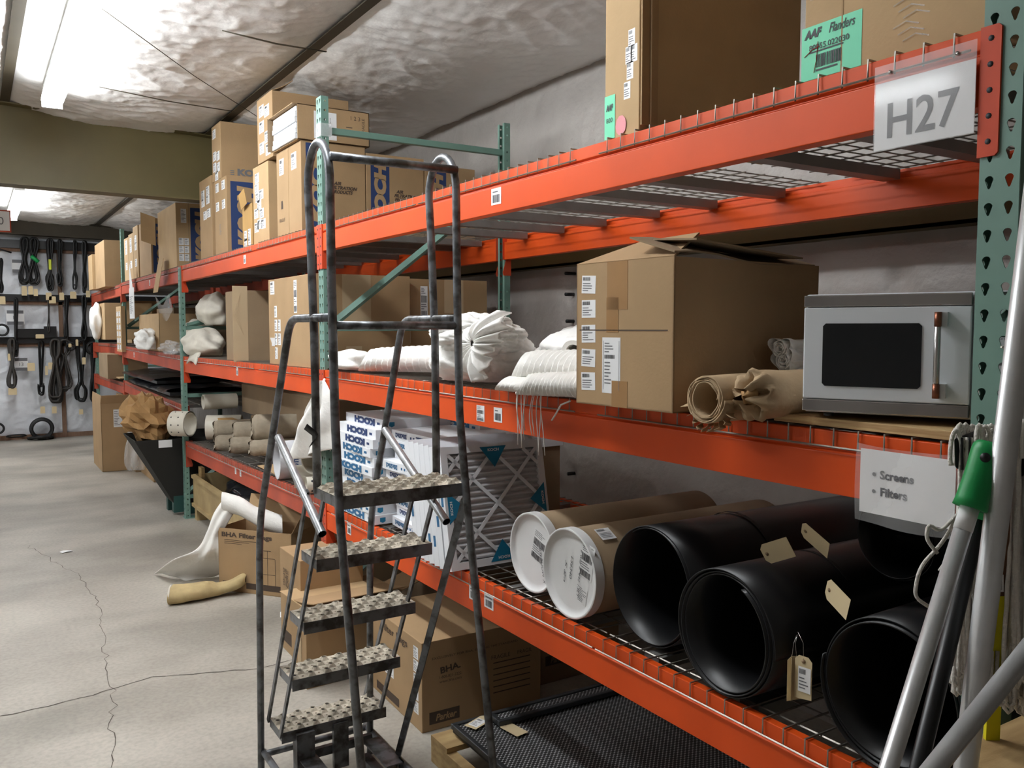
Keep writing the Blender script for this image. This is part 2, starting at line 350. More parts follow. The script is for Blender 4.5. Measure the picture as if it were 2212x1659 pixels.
mb=MB(); mb.box((1.46,YF,2.165),(1.585,YE,2.18)); mb.box((1.46,YF,2.165),(1.472,YE,2.265)); mb.box((1.46,YF,2.255),(1.585,YE,2.27)); struct('trim_31',mb,OLIVE)
mb=MB()
def girt_ins(u,v):
    y=YF+(YE-YF)*u; a=v*PI; return (1.5+.06*v-.012*noise.noise(Vector((y*6,v*3,2))),y,2.27+.05*math.sin(a)+.012*noise.noise(Vector((y*5,v*2,5))))
mb.grid(girt_ins,300,5); struct('trim_32',mb,FOIL)
# end wall
mb=MB()
def end_pt(u,v):
    x=XL+(XR-XL)*u; z=3.6*v; y=YE
    y-=.05*abs(math.sin(PI*(z-.05)/.9))**.6
    y+=.02*noise.noise(Vector((x*2,z*2,3)))
    y-=.014*max(0,ridged(Vector((x*3+z*2,z*3.5-x*1.5,2))))**3+.01*max(0,ridged(Vector((x*7-z*4,z*6+x*3,6))))**3
    return (x,y,z)
mb.grid(end_pt,260,140); struct('wall_back',mb,FOILE)
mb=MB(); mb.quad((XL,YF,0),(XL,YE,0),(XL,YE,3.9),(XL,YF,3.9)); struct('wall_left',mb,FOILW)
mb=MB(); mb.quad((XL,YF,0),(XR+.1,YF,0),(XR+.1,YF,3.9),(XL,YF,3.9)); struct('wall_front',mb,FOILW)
mb=MB(); mb.box((XL,YE-.09,0),(XR,YE-.04,.07)); struct('baseboard_back',mb,WOODL)
for k,px in enumerate((132,)):
    P=oY(px,700,YE-.1); mb=MB(); mb.box((P.x-.03,YE-.1,.02),(P.x+.03,YE-.06,3.1)); struct('trim_%d'%(41+k),mb,WOODL)
rails=[]
for k,(py0,py1) in enumerate([(519,537),(636,651),(728,742)]):
    a=oY(60,py0,YE-.13);b=oY(60,py1,YE-.13); rails.append((a.z+b.z)/2)
    mb=MB(); mb.box((XL,YE-.14,b.z),(XR,YE-.1,a.z)); mb.box((XL,YE-.1,b.z-.05),(XR,YE-.07,b.z+.02),1); struct('trim_%d'%(51+k),mb,[BLKP,WOODL])
# ---------------- fluorescent fixtures ----------------
def fixture(x,y,z,label,segs=2):
    z-=.05
    T=thing('fluorescent_fixture',label,'lamp',(x,y,z),0,None)
    mb=MB(); mb.box((-.055,0,.076),(.055,1.22*segs+.02,.125)); mb.build('housing',HOUS,T,bevel=.004)
    for k in range(segs):
        mb=MB(); pr=[(-.060,.075)]+[(-.068+.136*i/8,.03-.042*math.sin(PI*i/8)) for i in range(9)]+[(.060,.075)]
        mb.prism([(a,b) for a,b in pr],1.2,'y',.01+1.22*k); mb.build('lens',LENS,T)
        mb=MB(); mb.box((-.064,1.212+1.22*k,-.012),(.064,1.222+1.22*k,.05)); mb.build('end_cap',HOUS,T)
    return T
fixture(-1.13,1.03,3.36,'long bright fluorescent fixture on the ceiling nearest the ladder',4)
fixture(-1.12,10.7,3.35,'bright fluorescent fixture beyond the olive rafter, near the end wall')
fixture(-4.15,2.6,3.5,'fluorescent fixture over the next aisle, out of view')
fixture(-4.15,7.2,3.5,'fluorescent fixture over the next aisle behind the rafter, out of view')
fixture(-4.15,11.2,3.5,'fluorescent fixture over the next aisle near the end wall, out of view')
# ---------------- pallet racking ----------------
def hole_ring(mb,c,ex,ey,hw,hh,tear,r):
    # rectangle 2hw x 2hh around c with a hole; ex,ey unit vectors
    n=16; hole=[];rim=[]
    for i in range(n):
        a=2*PI*i/n+PI/n; x,y=math.cos(a),math.sin(a)
        if tear:
            hx=x*r; hy=y*r
            if y<-.1: hx*=.62 if y<-.5 else .8; hy=y*r*1.95
            hy+=.004
        else: hx,hy=x*r,y*r
        k=min(hw/abs(x) if abs(x)>1e-6 else 9,hh/abs(y) if abs(y)>1e-6 else 9); rim.append((x*k,y*k)); hole.append((hx,hy))
    # snap nearest rim points to the corners
    for cx,cy in ((hw,hh),(-hw,hh),(-hw,-hh),(hw,-hh)):
        j=min(range(n),key=lambda i:(rim[i][0]-cx)**2+(rim[i][1]-cy)**2); rim[j]=(cx,cy)
    c=Vector(c); P=lambda q:tuple(c+ex*q[0]+ey*q[1])
    mb.add([P(q) for q in hole]+[P(q) for q in rim],[(i,(i+1)%n,n+(i+1)%n,n+i) for i in range(n)])
def post_mesh(height):
    mb=MB(); d=.041; hz=.0254; n=int(height/.0508)
    X,Y,Z_=Vector((1,0,0)),Vector((0,1,0)),Vector((0,0,1))
    for k in range(n):
        z=hz+k*.0508
        for cy in (-.019,.019): hole_ring(mb,(0,cy,z),Y,Z_,.019,hz,True,.0085)
        for sy in (-.038,.038): hole_ring(mb,(d/2,sy,z+.012 if 0 else z),X,Z_,d/2,hz,False,.0062)
    for s in (-1,1): mb.quad((d,s*.038,0),(d,s*.018,0),(d,s*.018,n*.0508),(d,s*.038,n*.0508))
    return mb
DEP=1.219; POSTS={}
def upright(y,label,x0=0,H=3.06,cap=False,braces=(.2,1.15,1.78,2.87)):
    T=thing('rack_upright',label,'rack upright',(x0,y,0),0,'green rack uprights' if 0 else None)
    POSTS.setdefault(H,post_mesh(H)); o=POSTS[H].build('front_post',GREEN,T,solid=.002)
    o2=o.copy(); o2.name='rear_post'; COL.objects.link(o2); o2.parent=T; o2.location=(DEP,0,0); o2.rotation_euler=(0,0,PI)
    for x in (0,DEP-.1): mb=MB(); mb.box((x-.01,-.06,0),(x+.11,.06,.006)); mb.build('footplate',GREEN,T)
    for z in braces:
        mb=MB(); mb.box((.03,-.018,z-.018),(DEP-.03,.018,z+.018)); mb.build('horizontal_brace',GREEN,T,bevel=.003)
    for (a,za),(b,zb) in [((.04,.25),(DEP-.04,1.1)),((.06,1.80),(DEP-.04,2.66 if H>3 else 2.1))]:
        mb=MB(); mb.tube([(a,0,za),(b,0,zb)],.024,n=4); mb.build('diagonal_brace',GREEN,T)
    return T
LB=3.734
upright(0,'green rack upright with teardrop holes at the right edge beside the microwave')
u1=upright(LB,'green rack upright behind the ladder with a white plastic clip near its top',.0026)
mb=MB(); mb.box((-.004,-.045,2.83),(.058,-.038,2.9)); mb.box((-.008,-.045,2.83),(-.004,.03,2.9)); mb.build('plastic_clip',FILM,u1)
upright(2*LB,'green rack upright left of the ladder with the long wooden crate beside it',-.019,H=2.34,braces=(.2,1.15,1.78))
upright(3*LB,'green rack upright far down the row, capped above the brown boxes',.008)
upright(4*LB-.55,'green rack upright farthest down the row, close to the end wall',.03,H=2.34,braces=(.2,1.15,1.78))
def beam(y0,y1,z0b,z1b,front,label,name='rack_beam',h=.145,m_=ORANGE,xo=0,labels=()):
    # z?b: underside height at each end
    x=xo if front else DEP+xo; s=1 if front else -1
    T=thing(name,label,'rack beam',(x,y0,0)); L_=y1-y0
    prof=[(0,0),(0,.095),(.007,.099),(.007,.103),(0,.107),(0,h),(.026,h),(.026,h-.035),(.045,h-.035),(.045,0)]
    mb=MB(); n=len(prof); vs=[]
    for y,zb in ((.04,z0b),(L_-.04,z1b)): vs+=[(s*(a-.001),y,zb+b) for a,b in prof]
    mb.add(vs,[(i,(i+1)%n,n+(i+1)%n,n+i) for i in range(n)]+[tuple(range(n)),tuple(range(2*n-1,n-1,-1))])
    mb.build('beam_body',m_,T,bevel=.002)
    for y,zb,q in ((0,z0b,1),(L_,z1b,-1)):
        mb=MB(); za,zt=zb-.098,zb+h+.002
        ya,yb=(y+.002*q,y+.042*q)
        mb.prism([(ya,za+.006),(ya+.006*q,za),(yb,za),(yb,zt),(ya+.006*q,zt),(ya,zt-.006)],.005*s,'x',-.006*s)
        mb.prism([(-.001*s,za),(.05*s,za),(.055*s,za+.02),(.03*s,zb),(.055*s,zb),(.055*s,zt),(-.001*s,zt)],.004*q,'y',y+.0395*q)
        for k in range(5):
            zz=za+.028+k*.0508*.95
            mb.tube([(-.0066*s,y+.0215*q,zz),(-.0058*s,y+.0215*q,zz)],.0058,n=8,mi=1)
        mb.build('end_connector',[REDC if m_ is ORANGE else ORANGE2,INK],T)
    for (ly,lz,lw,lh,st,sd) in labels:
        t=(ly-y0)/L_; zz=z0b+(z1b-z0b)*t+lz
        paper_label((-.0015,ly-y0,zz),(0,-1,0),(0,0,1),lw,lh,T,sd,st)
    return T
MZ=[((.648,.648),(.660,.583),(.905,.955)),((1.400,1.400),(1.398,1.371),(1.373,1.402)),((2.205,2.205),(2.203,2.205),(2.203,2.213))]
LV=['lowest','middle','top']; BY=['nearest bay','bay behind the ladder','far bay']
FL=[[[(2.02,.075,.07,.055,'bar',1),(1.90,.075,.07,.055,'bar',2),(3.35,.07,.055,.06,'bar',6),(3.52,.075,.04,.07,'bar',61)],[(1.83,.055,.06,.055,'bar',3),(1.96,.05,.06,.062,'long',4)],[(1.84,.06,.07,.06,'bar',5)]],
    [[(5.66,.08,.045,.05,'rows',7),(5.52,.08,.045,.05,'rows',8)],[(5.55,.075,.055,.062,'bar',9)],[(5.28,.06,.06,.06,'bar',10)]],
    [[],[(10.3,.06,.06,.06,'bar',11)],[(9.1,.06,.06,.06,'bar',12)]]]
for lv in range(3):
    for bay in range(3):
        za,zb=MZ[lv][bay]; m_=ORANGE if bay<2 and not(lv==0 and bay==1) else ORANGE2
        beam(bay*LB,(bay+1)*LB,za,zb,True,'orange front rack beam of the %s shelf in the %s'%(LV[lv],BY[bay]),labels=FL[bay][lv],m_=m_)
        beam(bay*LB,(bay+1)*LB,za,zb,False,'orange rear rack beam of the %s shelf in the %s'%(LV[lv],BY[bay]),m_=m_,xo=.002)
for lv,(z) in enumerate((.92,1.42,2.2)):
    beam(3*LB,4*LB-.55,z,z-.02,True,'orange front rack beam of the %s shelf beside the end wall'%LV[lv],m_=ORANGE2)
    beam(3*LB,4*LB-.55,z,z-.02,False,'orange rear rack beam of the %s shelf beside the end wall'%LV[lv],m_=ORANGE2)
def deck_proto(name,label,W):
    T=thing(name,label,'wire deck',(0,0,0),0); r=.0027; mb=MB()
    n=int(W/.0635)
    y0=(W-(n-1)*.0635)/2
    for i in range(n):
        y=y0+i*.0635; mb.tube([(-.0075,y,-.042),(-.0075,y,.003),(DEP+.0075,y,.003),(DEP+.0075,y,-.042)],r,n=4,cap=False)
    xs=[.05+.1016*k for k in range(12)]
    for x in xs: mb.tube([(x,0,-.002),(x,W,-.002)],r,n=4,cap=False)
    for x in (-.0105,DEP+.0105): mb.tube([(x,0,-.038),(x,W,-.038)],r,n=4)
    mb.build('wire_grid',WIRE,T)
    for k in range(3):
        y=W*(.17+.33*k); mb=MB(); mb.box((.05,y-.032,-.042),(DEP-.05,y+.032,-.006)); mb.build('support_channel',CHAN,T)
    return T
proto=None
DK=[(.058,1.158),(1.335,1.142),(2.50,1.14)]
DK0=[(.05,1.17),(1.235,1.17),(2.42,1.17)]
for lv in range(3):
    for bay in range(4):
        if bay==3: y0b,y1b,za,zb=3*LB,4*LB-.55,(.92,1.42,2.2)[lv],(.90,1.40,2.18)[lv]
        else: (za,zb)=MZ[lv][bay]; y0b,y1b=bay*LB,(bay+1)*LB
        L_=y1b-y0b
        for j,(dy,W) in enumerate((DK0 if lv==0 else DK)):
            if dy+W>L_-.03: continue
            if lv==0 and bay==2 : pass
            if proto is None: proto=deck_proto('wire_deck','welded wire deck lying between the orange rack beams',1.15); o=proto
            else: o=copy_tree(proto)
            o['label']='wire deck of the %s shelf, %s in the %s'%(LV[lv],('right','middle','left')[j],(BY+['bay beside the end wall'])[bay]); o.location=(0,y0b+dy,za+(zb-za)*(dy/L_)+.147); o.rotation_euler=(math.atan((zb-za)/L_),0,0); o.scale=(1,W/1.15,1)
DZ=(.797,1.549,2.354)   # deck surface heights in the nearest bay
# ---------------- signs ----------------
def sheet(name,label,pts,m_=WHITE): 
    T=thing(name,label,'sign',pts); return T
T=thing('shelf_sign','white paper sign reading H27 on the top orange beam','sign',(-.012,.262,2.296))
mb=MB(); mb.box((0,-.2159,-.1397),(.0012,0,.0)); mb.build('sheet',WHITE,T)
letters('H27',(-.0002,-.108,-.082),(0,-1,0),(0,0,1),T,GINK,w=.155,h=.074,bold=.012)
mb=MB(); mb.box((-.0012,-.218,-.142),(-.0008,.002,.036)); mb.build('plastic_sleeve',FILM2,T)
for y in (-.015,-.16): mb=MB(); mb.tube([(-.004,y-.02,.018),(.003,y-.02,.018)],.004,n=10); mb.build('rivet',SS,T)
T=thing('shelf_sign','white paper sign reading Screens and Filters in a clear sleeve on the middle beam','sign',(-.016,.272,1.517))
mb=MB(); mb.box((0,-.2159,-.1397),(.0012,0,0)); mb.build('sheet',WHITE,T)
mb=MB()
for k,s_ in enumerate(('Screens','Filters')):
    z=-.052-.037*k; put_text(mb,s_,(-.0002,-.088+(.006 if k else 0),z),(0,-1,0),(0,0,1),h=.019,bold=.03)
    c=Vector((-.001,-.035,z-.001)); mb.add([tuple(c+Vector((0,math.cos(a)*.0042,math.sin(a)*.0042))) for a in [i*PI/6 for i in range(12)]],[tuple(range(12))])
mb.build('lettering',GINK,T)
mb=MB(); mb.grid(lambda u,v:(-.003-.004*math.sin(9*u+3*v),.008-.235*u,.012-.17*v-.006*math.sin(PI*u)),12,8); mb.build('plastic_sleeve',FILM2,T)
T=thing('aisle_sign','white sign with a zero on a red bracket at the left edge of the view','sign',oY(20,457,9))
mb=MB(); h=.19; mb.box((-.3,0,-h),(0,.004,0)); mb.build('sheet',WHITE,T)
letters('0',(-.075,-.001,-.095),(1,0,0),(0,0,1),T,GINK,h=.075)
mb=MB(); mb.box((-.32,.004,-h-.012),(.012,.03,.012)); mb.box((-.32,.03,-.12),(-.25,.1,.9+.0)); mb.build('bracket',ORANGE2,T)
# ---------------- cartons on the shelves and floor ----------------
def pc(name,label,c,Z,fl=None,top=None,sr=None,w=None,h=None,d=None,cat='box',**k):
    P=oZ(c[0],c[1],Z) if len(c)==2 else Vector((c[2],0,0))
    if len(c)==3: P=oX(c[0],c[1],c[2]); P.z=Z
    if w is None: w=oX(fl,c[1],P.x).y-P.y
    if h is None: h=oX(c[0],top,P.x).z-Z
    if d is None: d=oY(sr,c[1],P.y).x-P.x
    T=carton(name,label,cat,tuple(P),w,h,d,**k); T['_d']=0; del T['_d']
    return T,w,h,d
def flab(T,w,y,z,lw,lh,seed,style='ship',tilt=0,base=None):  # label on the front face
    a=tilt; paper_label((0,y,z),(0,-math.cos(a),math.sin(a)),(0,math.sin(a),math.cos(a)),lw,lh,T,seed,style,base)
def slab_(T,x,z,lw,lh,seed,style='ship',base=None,tilt=0):
    paper_label((x,0,z),(math.cos(tilt),0,math.sin(tilt)),(-math.sin(tilt),0,math.cos(tilt)),lw,lh,T,seed,style,base)
def stickers(T,w,h,cells,seed,lw=.06,lh=.055):
    for i,(a,b) in enumerate(cells): flab(T,w,w*a,h*b,lw,lh,seed+i,'ship')
def band(T,x0,x1,z0,z1,txt='KOCH',tw=None,m_=NAVY,ink=CARD,rot=True,name='printed_band'):
    mb=MB(); e=.0008; mb.quad((x0,-e,z0),(x1,-e,z0),(x1,-e,z1),(x0,-e,z1)); mb.build(name,m_,T)
    mb=MB(); put_text(mb,txt,((x0+x1)/2,-e,(z0+z1)/2),(0,0,1),(-1,0,0),w=tw or (z1-z0)*.88,h=(x1-x0)*.66,bold=.075,shear=.15); mb.build('lettering',ink,T)
def sidetape(T,x,w_,h,d=0,m_=TAPE,z0=0):
    mb=MB(); mb.box((x-w_/2,-.0009,z0),(x+w_/2,0,h)); mb.build('tape',m_,T)
def fronttape(T,y,w_,z0,z1,m_=TAPE):
    mb=MB(); mb.box((-.0009,y-w_/2,z0),(0,y+w_/2,z1)); mb.build('tape',m_,T)
D3=DZ[2]
# -- top shelf, nearest bay --
T,w,h,d=pc('cardboard_box','tall narrow brown box on the top shelf with a mint green sticker near its foot',(1380,283,.02),D3,w=.16,h=.78,d=.70,m_=CARD2)
mb=MB(); mb.box((.0,-.012,.02),(.035,-.006,.76)); mb.build('corner_flap',CARD,T)
mb=MB(); mb.box((.03,-.02,.015),(.055,-.013,.77)); mb.build('corner_flap',CARD,T)
stickers(T,w,h,[(.30,.30),(.22,.36),(.34,.17),(.15,.30),(.26,.24)],20,.03,.05)
paper_label((-.0005,.135,.07),(0,-1,0),(0,0,1),.05,.13,T,3,'plain',MINT)
letters('AAF',(-.002,.135,.098),(0,-1,0),(0,0,1),T,INK,w=.034,h=.02,bold=.05,shear=.2); letters('800',(-.002,.135,.06),(0,-1,0),(0,0,1),T,INK,w=.03)
mb=MB(); mb.add([(-.003,.08+.025*math.cos(a),.035+.03*math.sin(a)) for a in [i*PI/5 for i in range(10)]],[tuple(range(10))]); mb.build('pink_sticker',mat('pink_sticker',(.7,.25,.28),.5),T)
P=oX(2118,60,.055)
T=carton('cardboard_box','big brown box on the top shelf with a mint green sticker near the H27 sign','box',(.055,.045,D3),.46,.78,.60,m_=CARD2)
y1=.625
paper_label((0,.385,.078),(0,-1,0),(0,0,1),.165,.125,T,5,'plain',MINT)
letters('AAF',(-.001,.435,.122),(0,-1,0),(0,0,1),T,INK,w=.05,h=.021,bold=.05,shear=.25)
letters('Flanders',(-.001,.355,.122),(0,-1,0),(0,0,1),T,INK,w=.07,h=.022,bold=.01,shear=.35)
letters('80055.022030',(-.001,.39,.089),(0,-1,0),(0,0,1),T,INK,w=.11,h=.0135,bold=.01)
mb=MB(); rr=random.Random(9); y=.425
while y>.355: dd=rr.choice([.0012,.002,.0035]); mb.quad((-.0016,y,.04),(-.0016,y-dd,.04),(-.0016,y-dd,.07),(-.0016,y,.07)); y-=dd+rr.choice([.0012,.002])
mb.quad((-.0016,.425,.032),(-.0016,.365,.032),(-.0016,.365,.036),(-.0016,.425,.036)); mb.quad((-.0016,.445,.0765),(-.0016,.35,.0765),(-.0016,.35,.080),(-.0016,.445,.080)); mb.build('bar_code',INK,T)
mb=MB(); mb.tube([(-.002,.458,.072),(-.002,.435,.085),(-.002,.415,.088)],.0009,n=4); mb.tube([(-.002,.42,.10),(-.002,.423,.06),(-.002,.43,.03)],.0009,n=4); mb.build('pen_mark',REDP,T)
flab(T,w,.235,.245,.10,.075,31); flab(T,w,.235,.335,.10,.075,32)
fronttape(T,.44,.012,.2,.78,TAPEP); fronttape(T,.355,.004,.0,.78,CARD)
for k in range(7): 
    mb=MB(); y=.17+.012*(k%3); z=.04+.016*k; mb.tube([(-.002,y+.03,z),(-.003,y,z+.008),(-.002,y-.03,z-.004)],.0016,n=4); mb.build('plastic_shred',FILM,T)
# -- top shelf behind the first upright: three cartons side by side and what is on them --
Yr=4.10
for i,(xa,xb,zt) in enumerate([(.02,.425,.53),(.43,.825,.50),(.83,1.2,.47)]):
    T=carton('filter_carton',('brown carton with a dark blue band, nearest the aisle, under the open filter carton','brown carton with a dark blue band, middle one seen through the ladder hoops','brown carton with a dark blue band, nearest the wall in the row behind the ladder')[i],'box',(xa,Yr,D3),.235,zt,xb-xa)
    dd=xb-xa; band(T,.03,.155,.02,zt-.02 if i else zt-.01)
    mb=MB()
    for j,s_ in enumerate(('AIR','FILTRATION','PRODUCTS')): put_text(mb,s_,(.205+.04*len(s_)/10*1.6,-.0008,zt*.56-.025*j),(1,0,0),(0,0,1),h=.021,w=.0165*len(s_),bold=.05,shear=.3)
    mb.build('lettering',BINK,T)
    if i==0: flab(T,.235,.13,.43,.10,.10,41); 
T=carton('filter_carton','narrow brown carton with a white label, beside the blue banded carton left of the upright','box',(.02,Yr+.24,D3),.235,.53,.42)
flab(T,.235,.13,.43,.09,.10,44)
mb=MB(); put_text(mb,'FRAGILE',(-.0008,.13,.10),(0,-1,0),(0,0,1),w=.11); mb.quad((-.0008,.15,.17),(-.0008,.11,.17),(-.0008,.115,.22),(-.0008,.145,.22)); mb.build('lettering',BINK,T)
# open carton of pleated filters on top
P=(.0,Yr-.01,D3+.533)
T=carton('open_filter_carton','open brown carton of white pleated filters on top of the blue banded cartons','box',P,.48,.25,.45,m_=CARD,open_top=False)
for ch in list(T.children): bpy.data.objects.remove(ch)
mb=MB(); mb.box((0,0,0),(.45,.48,.004)); mb.box((0,0,.201),(.45,.48,.205)); mb.box((0,0,0),(.45,.004,.205)); mb.box((0,.476,0),(.45,.48,.205)); mb.box((.446,0,0),(.45,.48,.205)); mb.build('body',CARD,T)
mb=MB(); mb.grid(lambda u,v:(-.035*v,.478,.205*u),4,4,sm=False); mb.build('flap',CARD4,T,solid=.004)
mb=MB(); mb.grid(lambda u,v:(-.03*v,.48*u,.203),4,3,sm=False); mb.build('flap',CARD,T,solid=.004)
mb=MB(); mb.box((.10,-.001,.015),(.24,0,.175)); mb.build('label',WHITE,T)
mb=MB(); put_text(mb,'02-700-003',(.135,-.0016,.095),(0,0,1),(-1,0,0),w=.145,h=.024,bold=.01); 
for j in range(3): put_text(mb,'SYNTHETIC MEDIA',(.165+.018*j,-.0016,.09),(0,0,1),(-1,0,0),w=.11,h=.007)
mb.build('lettering',GINK,T)
mb=MB()
mb.quad((.30,-.0008,.10),(.34,-.0008,.10),(.34,-.0008,.105),(.30,-.0008,.105)); put_text(mb,'FRAGILE',(.41,-.0008,.12),(0,0,1),(-1,0,0),w=.09); put_text(mb,'1 2 3',(.36,-.0008,.16),(1,0,0),(0,0,1),w=.06); mb.build('print_marks',BINK,T)
for k in range(6):
    t=tag(MB().box((0,0,0),(.38,.44,.029)).build('pleated_filter',WHITEB,None,loc=(P[0]-.012+.004*(k%3),P[1]+.018,P[2]+.006+.0318*k),bevel=.002),'white framed filter in the open carton on the top shelf, %s from the bottom'%('lowest','second','third','fourth','fifth','sixth')[k],'filter','filters stacked in the open carton')
# tall carton behind with handwriting
T,w,h,d=pc('cardboard_box','brown box with handwriting on its side, highest of the pile on the top shelf',(590,345,.03),D3+.533,fl=557,top=192,d=.52,m_=CARD,flaps=[('front',.16,150,.05)])
mb=MB(); put_text(mb,'Taylor Olsen',(.22,-.0008,.26),(1,0,0),(0,0,1),w=.24,h=.035,shear=.3); put_text(mb,'PO12 0043',(.26,-.0008,.19),(1,0,0),(0,0,1),w=.22,h=.035,shear=.2); put_text(mb,'4',(.24,-.0008,.12),(1,0,0),(0,0,1),h=.035,shear=.2); mb.build('handwriting',BINK,T)
stickers(T,w,h,[(.7,.80),(.7,.55),(.35,.35),(.7,.22),(.3,.15),(.35,.75)],50,.11,.075)
T,w,h,d=pc('cardboard_box','brown box covered in small white stickers on the top shelf, under the box with handwriting',(582,528,.03),D3,fl=549,h=.525,d=.5,m_=CARD2)
stickers(T,w,h,[(.72,.85),(.75,.72),(.45,.62),(.7,.60),(.6,.5),(.8,.40),(.45,.38),(.6,.25),(.35,.24),(.8,.22)],60,.10,.065)
T,w,h,d=pc('cardboard_box','small golden brown box on the top shelf left of the sticker covered box',(546,535,.03),D3,fl=525,h=.30,d=.3,m_=CARD3)
stickers(T,w,h,[(.7,.28),(.3,.3),(.7,.1),(.3,.08)],80,.07,.07)
mb=MB(); mb.grid(lambda u,v:(-.02-.02*v,.05+.15*u,.3+.1*v-.03*u),3,3,sm=False); mb.build('flap',CARD3,T,solid=.003)
T,w,h,d=pc('filter_carton','brown carton with a vertical dark blue band, below the carton printed with small dark letters',(492,543,.03),D3,fl=466,h=.59,d=.42,m_=CARD)
band(T,.03,.30,.02,.55); stickers(T,w,h,[(.75,.90),(.25,.90),(.75,.65),(.25,.65)],90,.10,.07); flab(T,w,.2,.2,.08,.1,94,'rows',base=CARD)
mb=MB(); mb.grid(lambda u,v:(.2+.13*u+.03*math.sin(7*v),-.012-.03*math.sin(PI*u)*math.sin(PI*v),.25+.16*v+.02*u),6,6,sm=False); mb.build('torn_tape',TAPE,T,solid=.002)
T,w,h,d=pc('filter_carton','brown carton with small dark lettering along its bottom edge, highest box against the rafter',(478,385,.03),D3+.592,fl=459,h=.435,d=.46,m_=CARD)
letters('KOCH',(.25,-.0008,.055),(1,0,0),(0,0,1),T,GINK,w=.25,h=.055,bold=.06)
mb=MB(); [mb.quad((.07,-.0008,.03+.014*i),(.1,-.0008,.03+.014*i),(.1,-.0008,.038+.014*i),(.07,-.0008,.038+.014*i)) for i in range(3)]; mb.build('emblem',GINK,T)
stickers(T,w,h,[(.7,.85),(.7,.45),(.3,.42),(.7,.25),(.3,.22),(.5,.08)],100,.10,.07)
T,w,h,d=pc('cardboard_box','tall brown box on the top shelf with its top flap sticking out over the aisle',(460,553,.03),D3,fl=434,h=.66,d=.5,m_=CARD,flaps=[('front',.26,165,.06)])
stickers(T,w,h,[(.7,.82),(.3,.84),(.7,.72),(.3,.73),(.55,.55),(.25,.56)],110,.12,.07)
T,w,h,d=pc('filter_carton','brown carton with a blue band above the second upright, its flap hanging open',(382,568,.0),D3-.001,fl=343,h=.60,d=.55,m_=CARD2)
band(T,.13,.36,.03,.56); slab_(T,.07,.48,.05,.13,121,'rows'); 
for k in range(3):
    for j in range(2): slab_(T,.045+.05*j,.09+.075*k,.045,.065,122+k*2+j)
mb=MB(); mb.grid(lambda u,v:(-.02-.13*u,w+.02+.06*u,.27+.29*v+.05*u),4,4,sm=False); mb.build('flap',CARD2,T,solid=.005)
sidetape(T,.115,.004,.6,m_=CARD4)
T=carton('filter_carton','brown carton with a dark blue band in the far bay, behind the hanging flap','box',(.03,9.15,D3),.75,.62,.5,m_=CARD)
band(T,.02,.24,.03,.56)
for k in range(3):
    T=carton('filter_carton',('narrow pale carton with white labels, nearest of three in the far bay','narrow pale carton in the middle of the three standing in the far bay','narrow pale carton with torn flaps, next to the far capped upright')[k],'box',(.02,9.93+.36*k,D3+.002),.345,(.62,.56,.54)[k],.5,m_=CARD2,flaps=[('front',.25,140,.05)] if k else None)
    stickers(T,.34,.55,[(.5,.85),(.5,.7),(.5,.35)],130+5*k,.14,.09)
T=carton('cardboard_box','large brown box on the farthest top shelf with dark lettering across its side','box',(-.12,11.75,D3-.02),1.0,.62,.75,m_=CARD)
letters('KOCH',(.42,-.001,.15),(1,0,.45),(-.45,0,1),T,BINK,w=.45,h=.12,bold=.03)
T=carton('cardboard_box','pale brown box behind the large lettered box at the far end of the top shelf','box',(-.16,12.77,D3-.02),.45,.50,.6,m_=CARD2)
# hanging card strip under the second upright
mb=MB(); a=oX(345,560,-.06);b=oX(340,640,-.08); wv=.13
pts=[oX(348,560,-.05),oX(341,600,-.09),oX(336,632,-.07)]
mb.grid(lambda u,v:tuple((pts[0]*(1-v)**2+2*v*(1-v)*pts[1]+pts[2]*v*v)+Vector((0,.25*(u-.5),0))),3,6,sm=False)
tag(centred(mb,'cardboard_strip',CARD2,solid=.004),'strip of pale cardboard hanging over the top orange beam in the far bay','cardboard')
mb=MB(); a=oX(335,640,-.02); mb.grid(lambda u,v:(a.x+.06*v,a.y-.75*u+.15*v,a.z-.17*u*(1-u)*2-.16*v+.02*math.sin(9*u)),8,4); tag(centred(mb,'plastic_sheet',FILM),'crumpled clear plastic hanging below the cardboard strip in the far bay','plastic')
# -- middle shelf --
D2=DZ[1]
c0=oZ(1453,893,D2+.006); c1=oZ(1245,870,D2+.006); rz=math.atan2(-(c1.x-c0.x),(c1.y-c0.y)); W_=(c1-c0).length
T=carton('cardboard_box','large open brown box left of the microwave, five white stickers down its front','box',tuple(c0),W_,.412,.62,rz=rz,m_=CARD,open_top=True)
H_=.412
for i,z in enumerate((.352,.281,.208,.137,.068)): flab(T,W_,W_-.055,z,.062,.052,140+i,tilt=(-.05,0,.02,-.03,.03)[i])
flab(T,W_,W_-.155,.118,.077,.160,146,'packing')
fronttape(T,W_*.55,.085,H_-.135,H_,TAPE); fronttape(T,W_*.6,.05,H_-.20,H_-.1,TAPE); fronttape(T,W_*.52,.065,0,.075,TAPE)
mb=MB(); mb.quad((-.0009,.02,.217),(-.0009,W_-.015,.217),(-.0009,W_-.015,.2205),(-.0009,.02,.2205)); mb.build('printed_line',BINK,T)
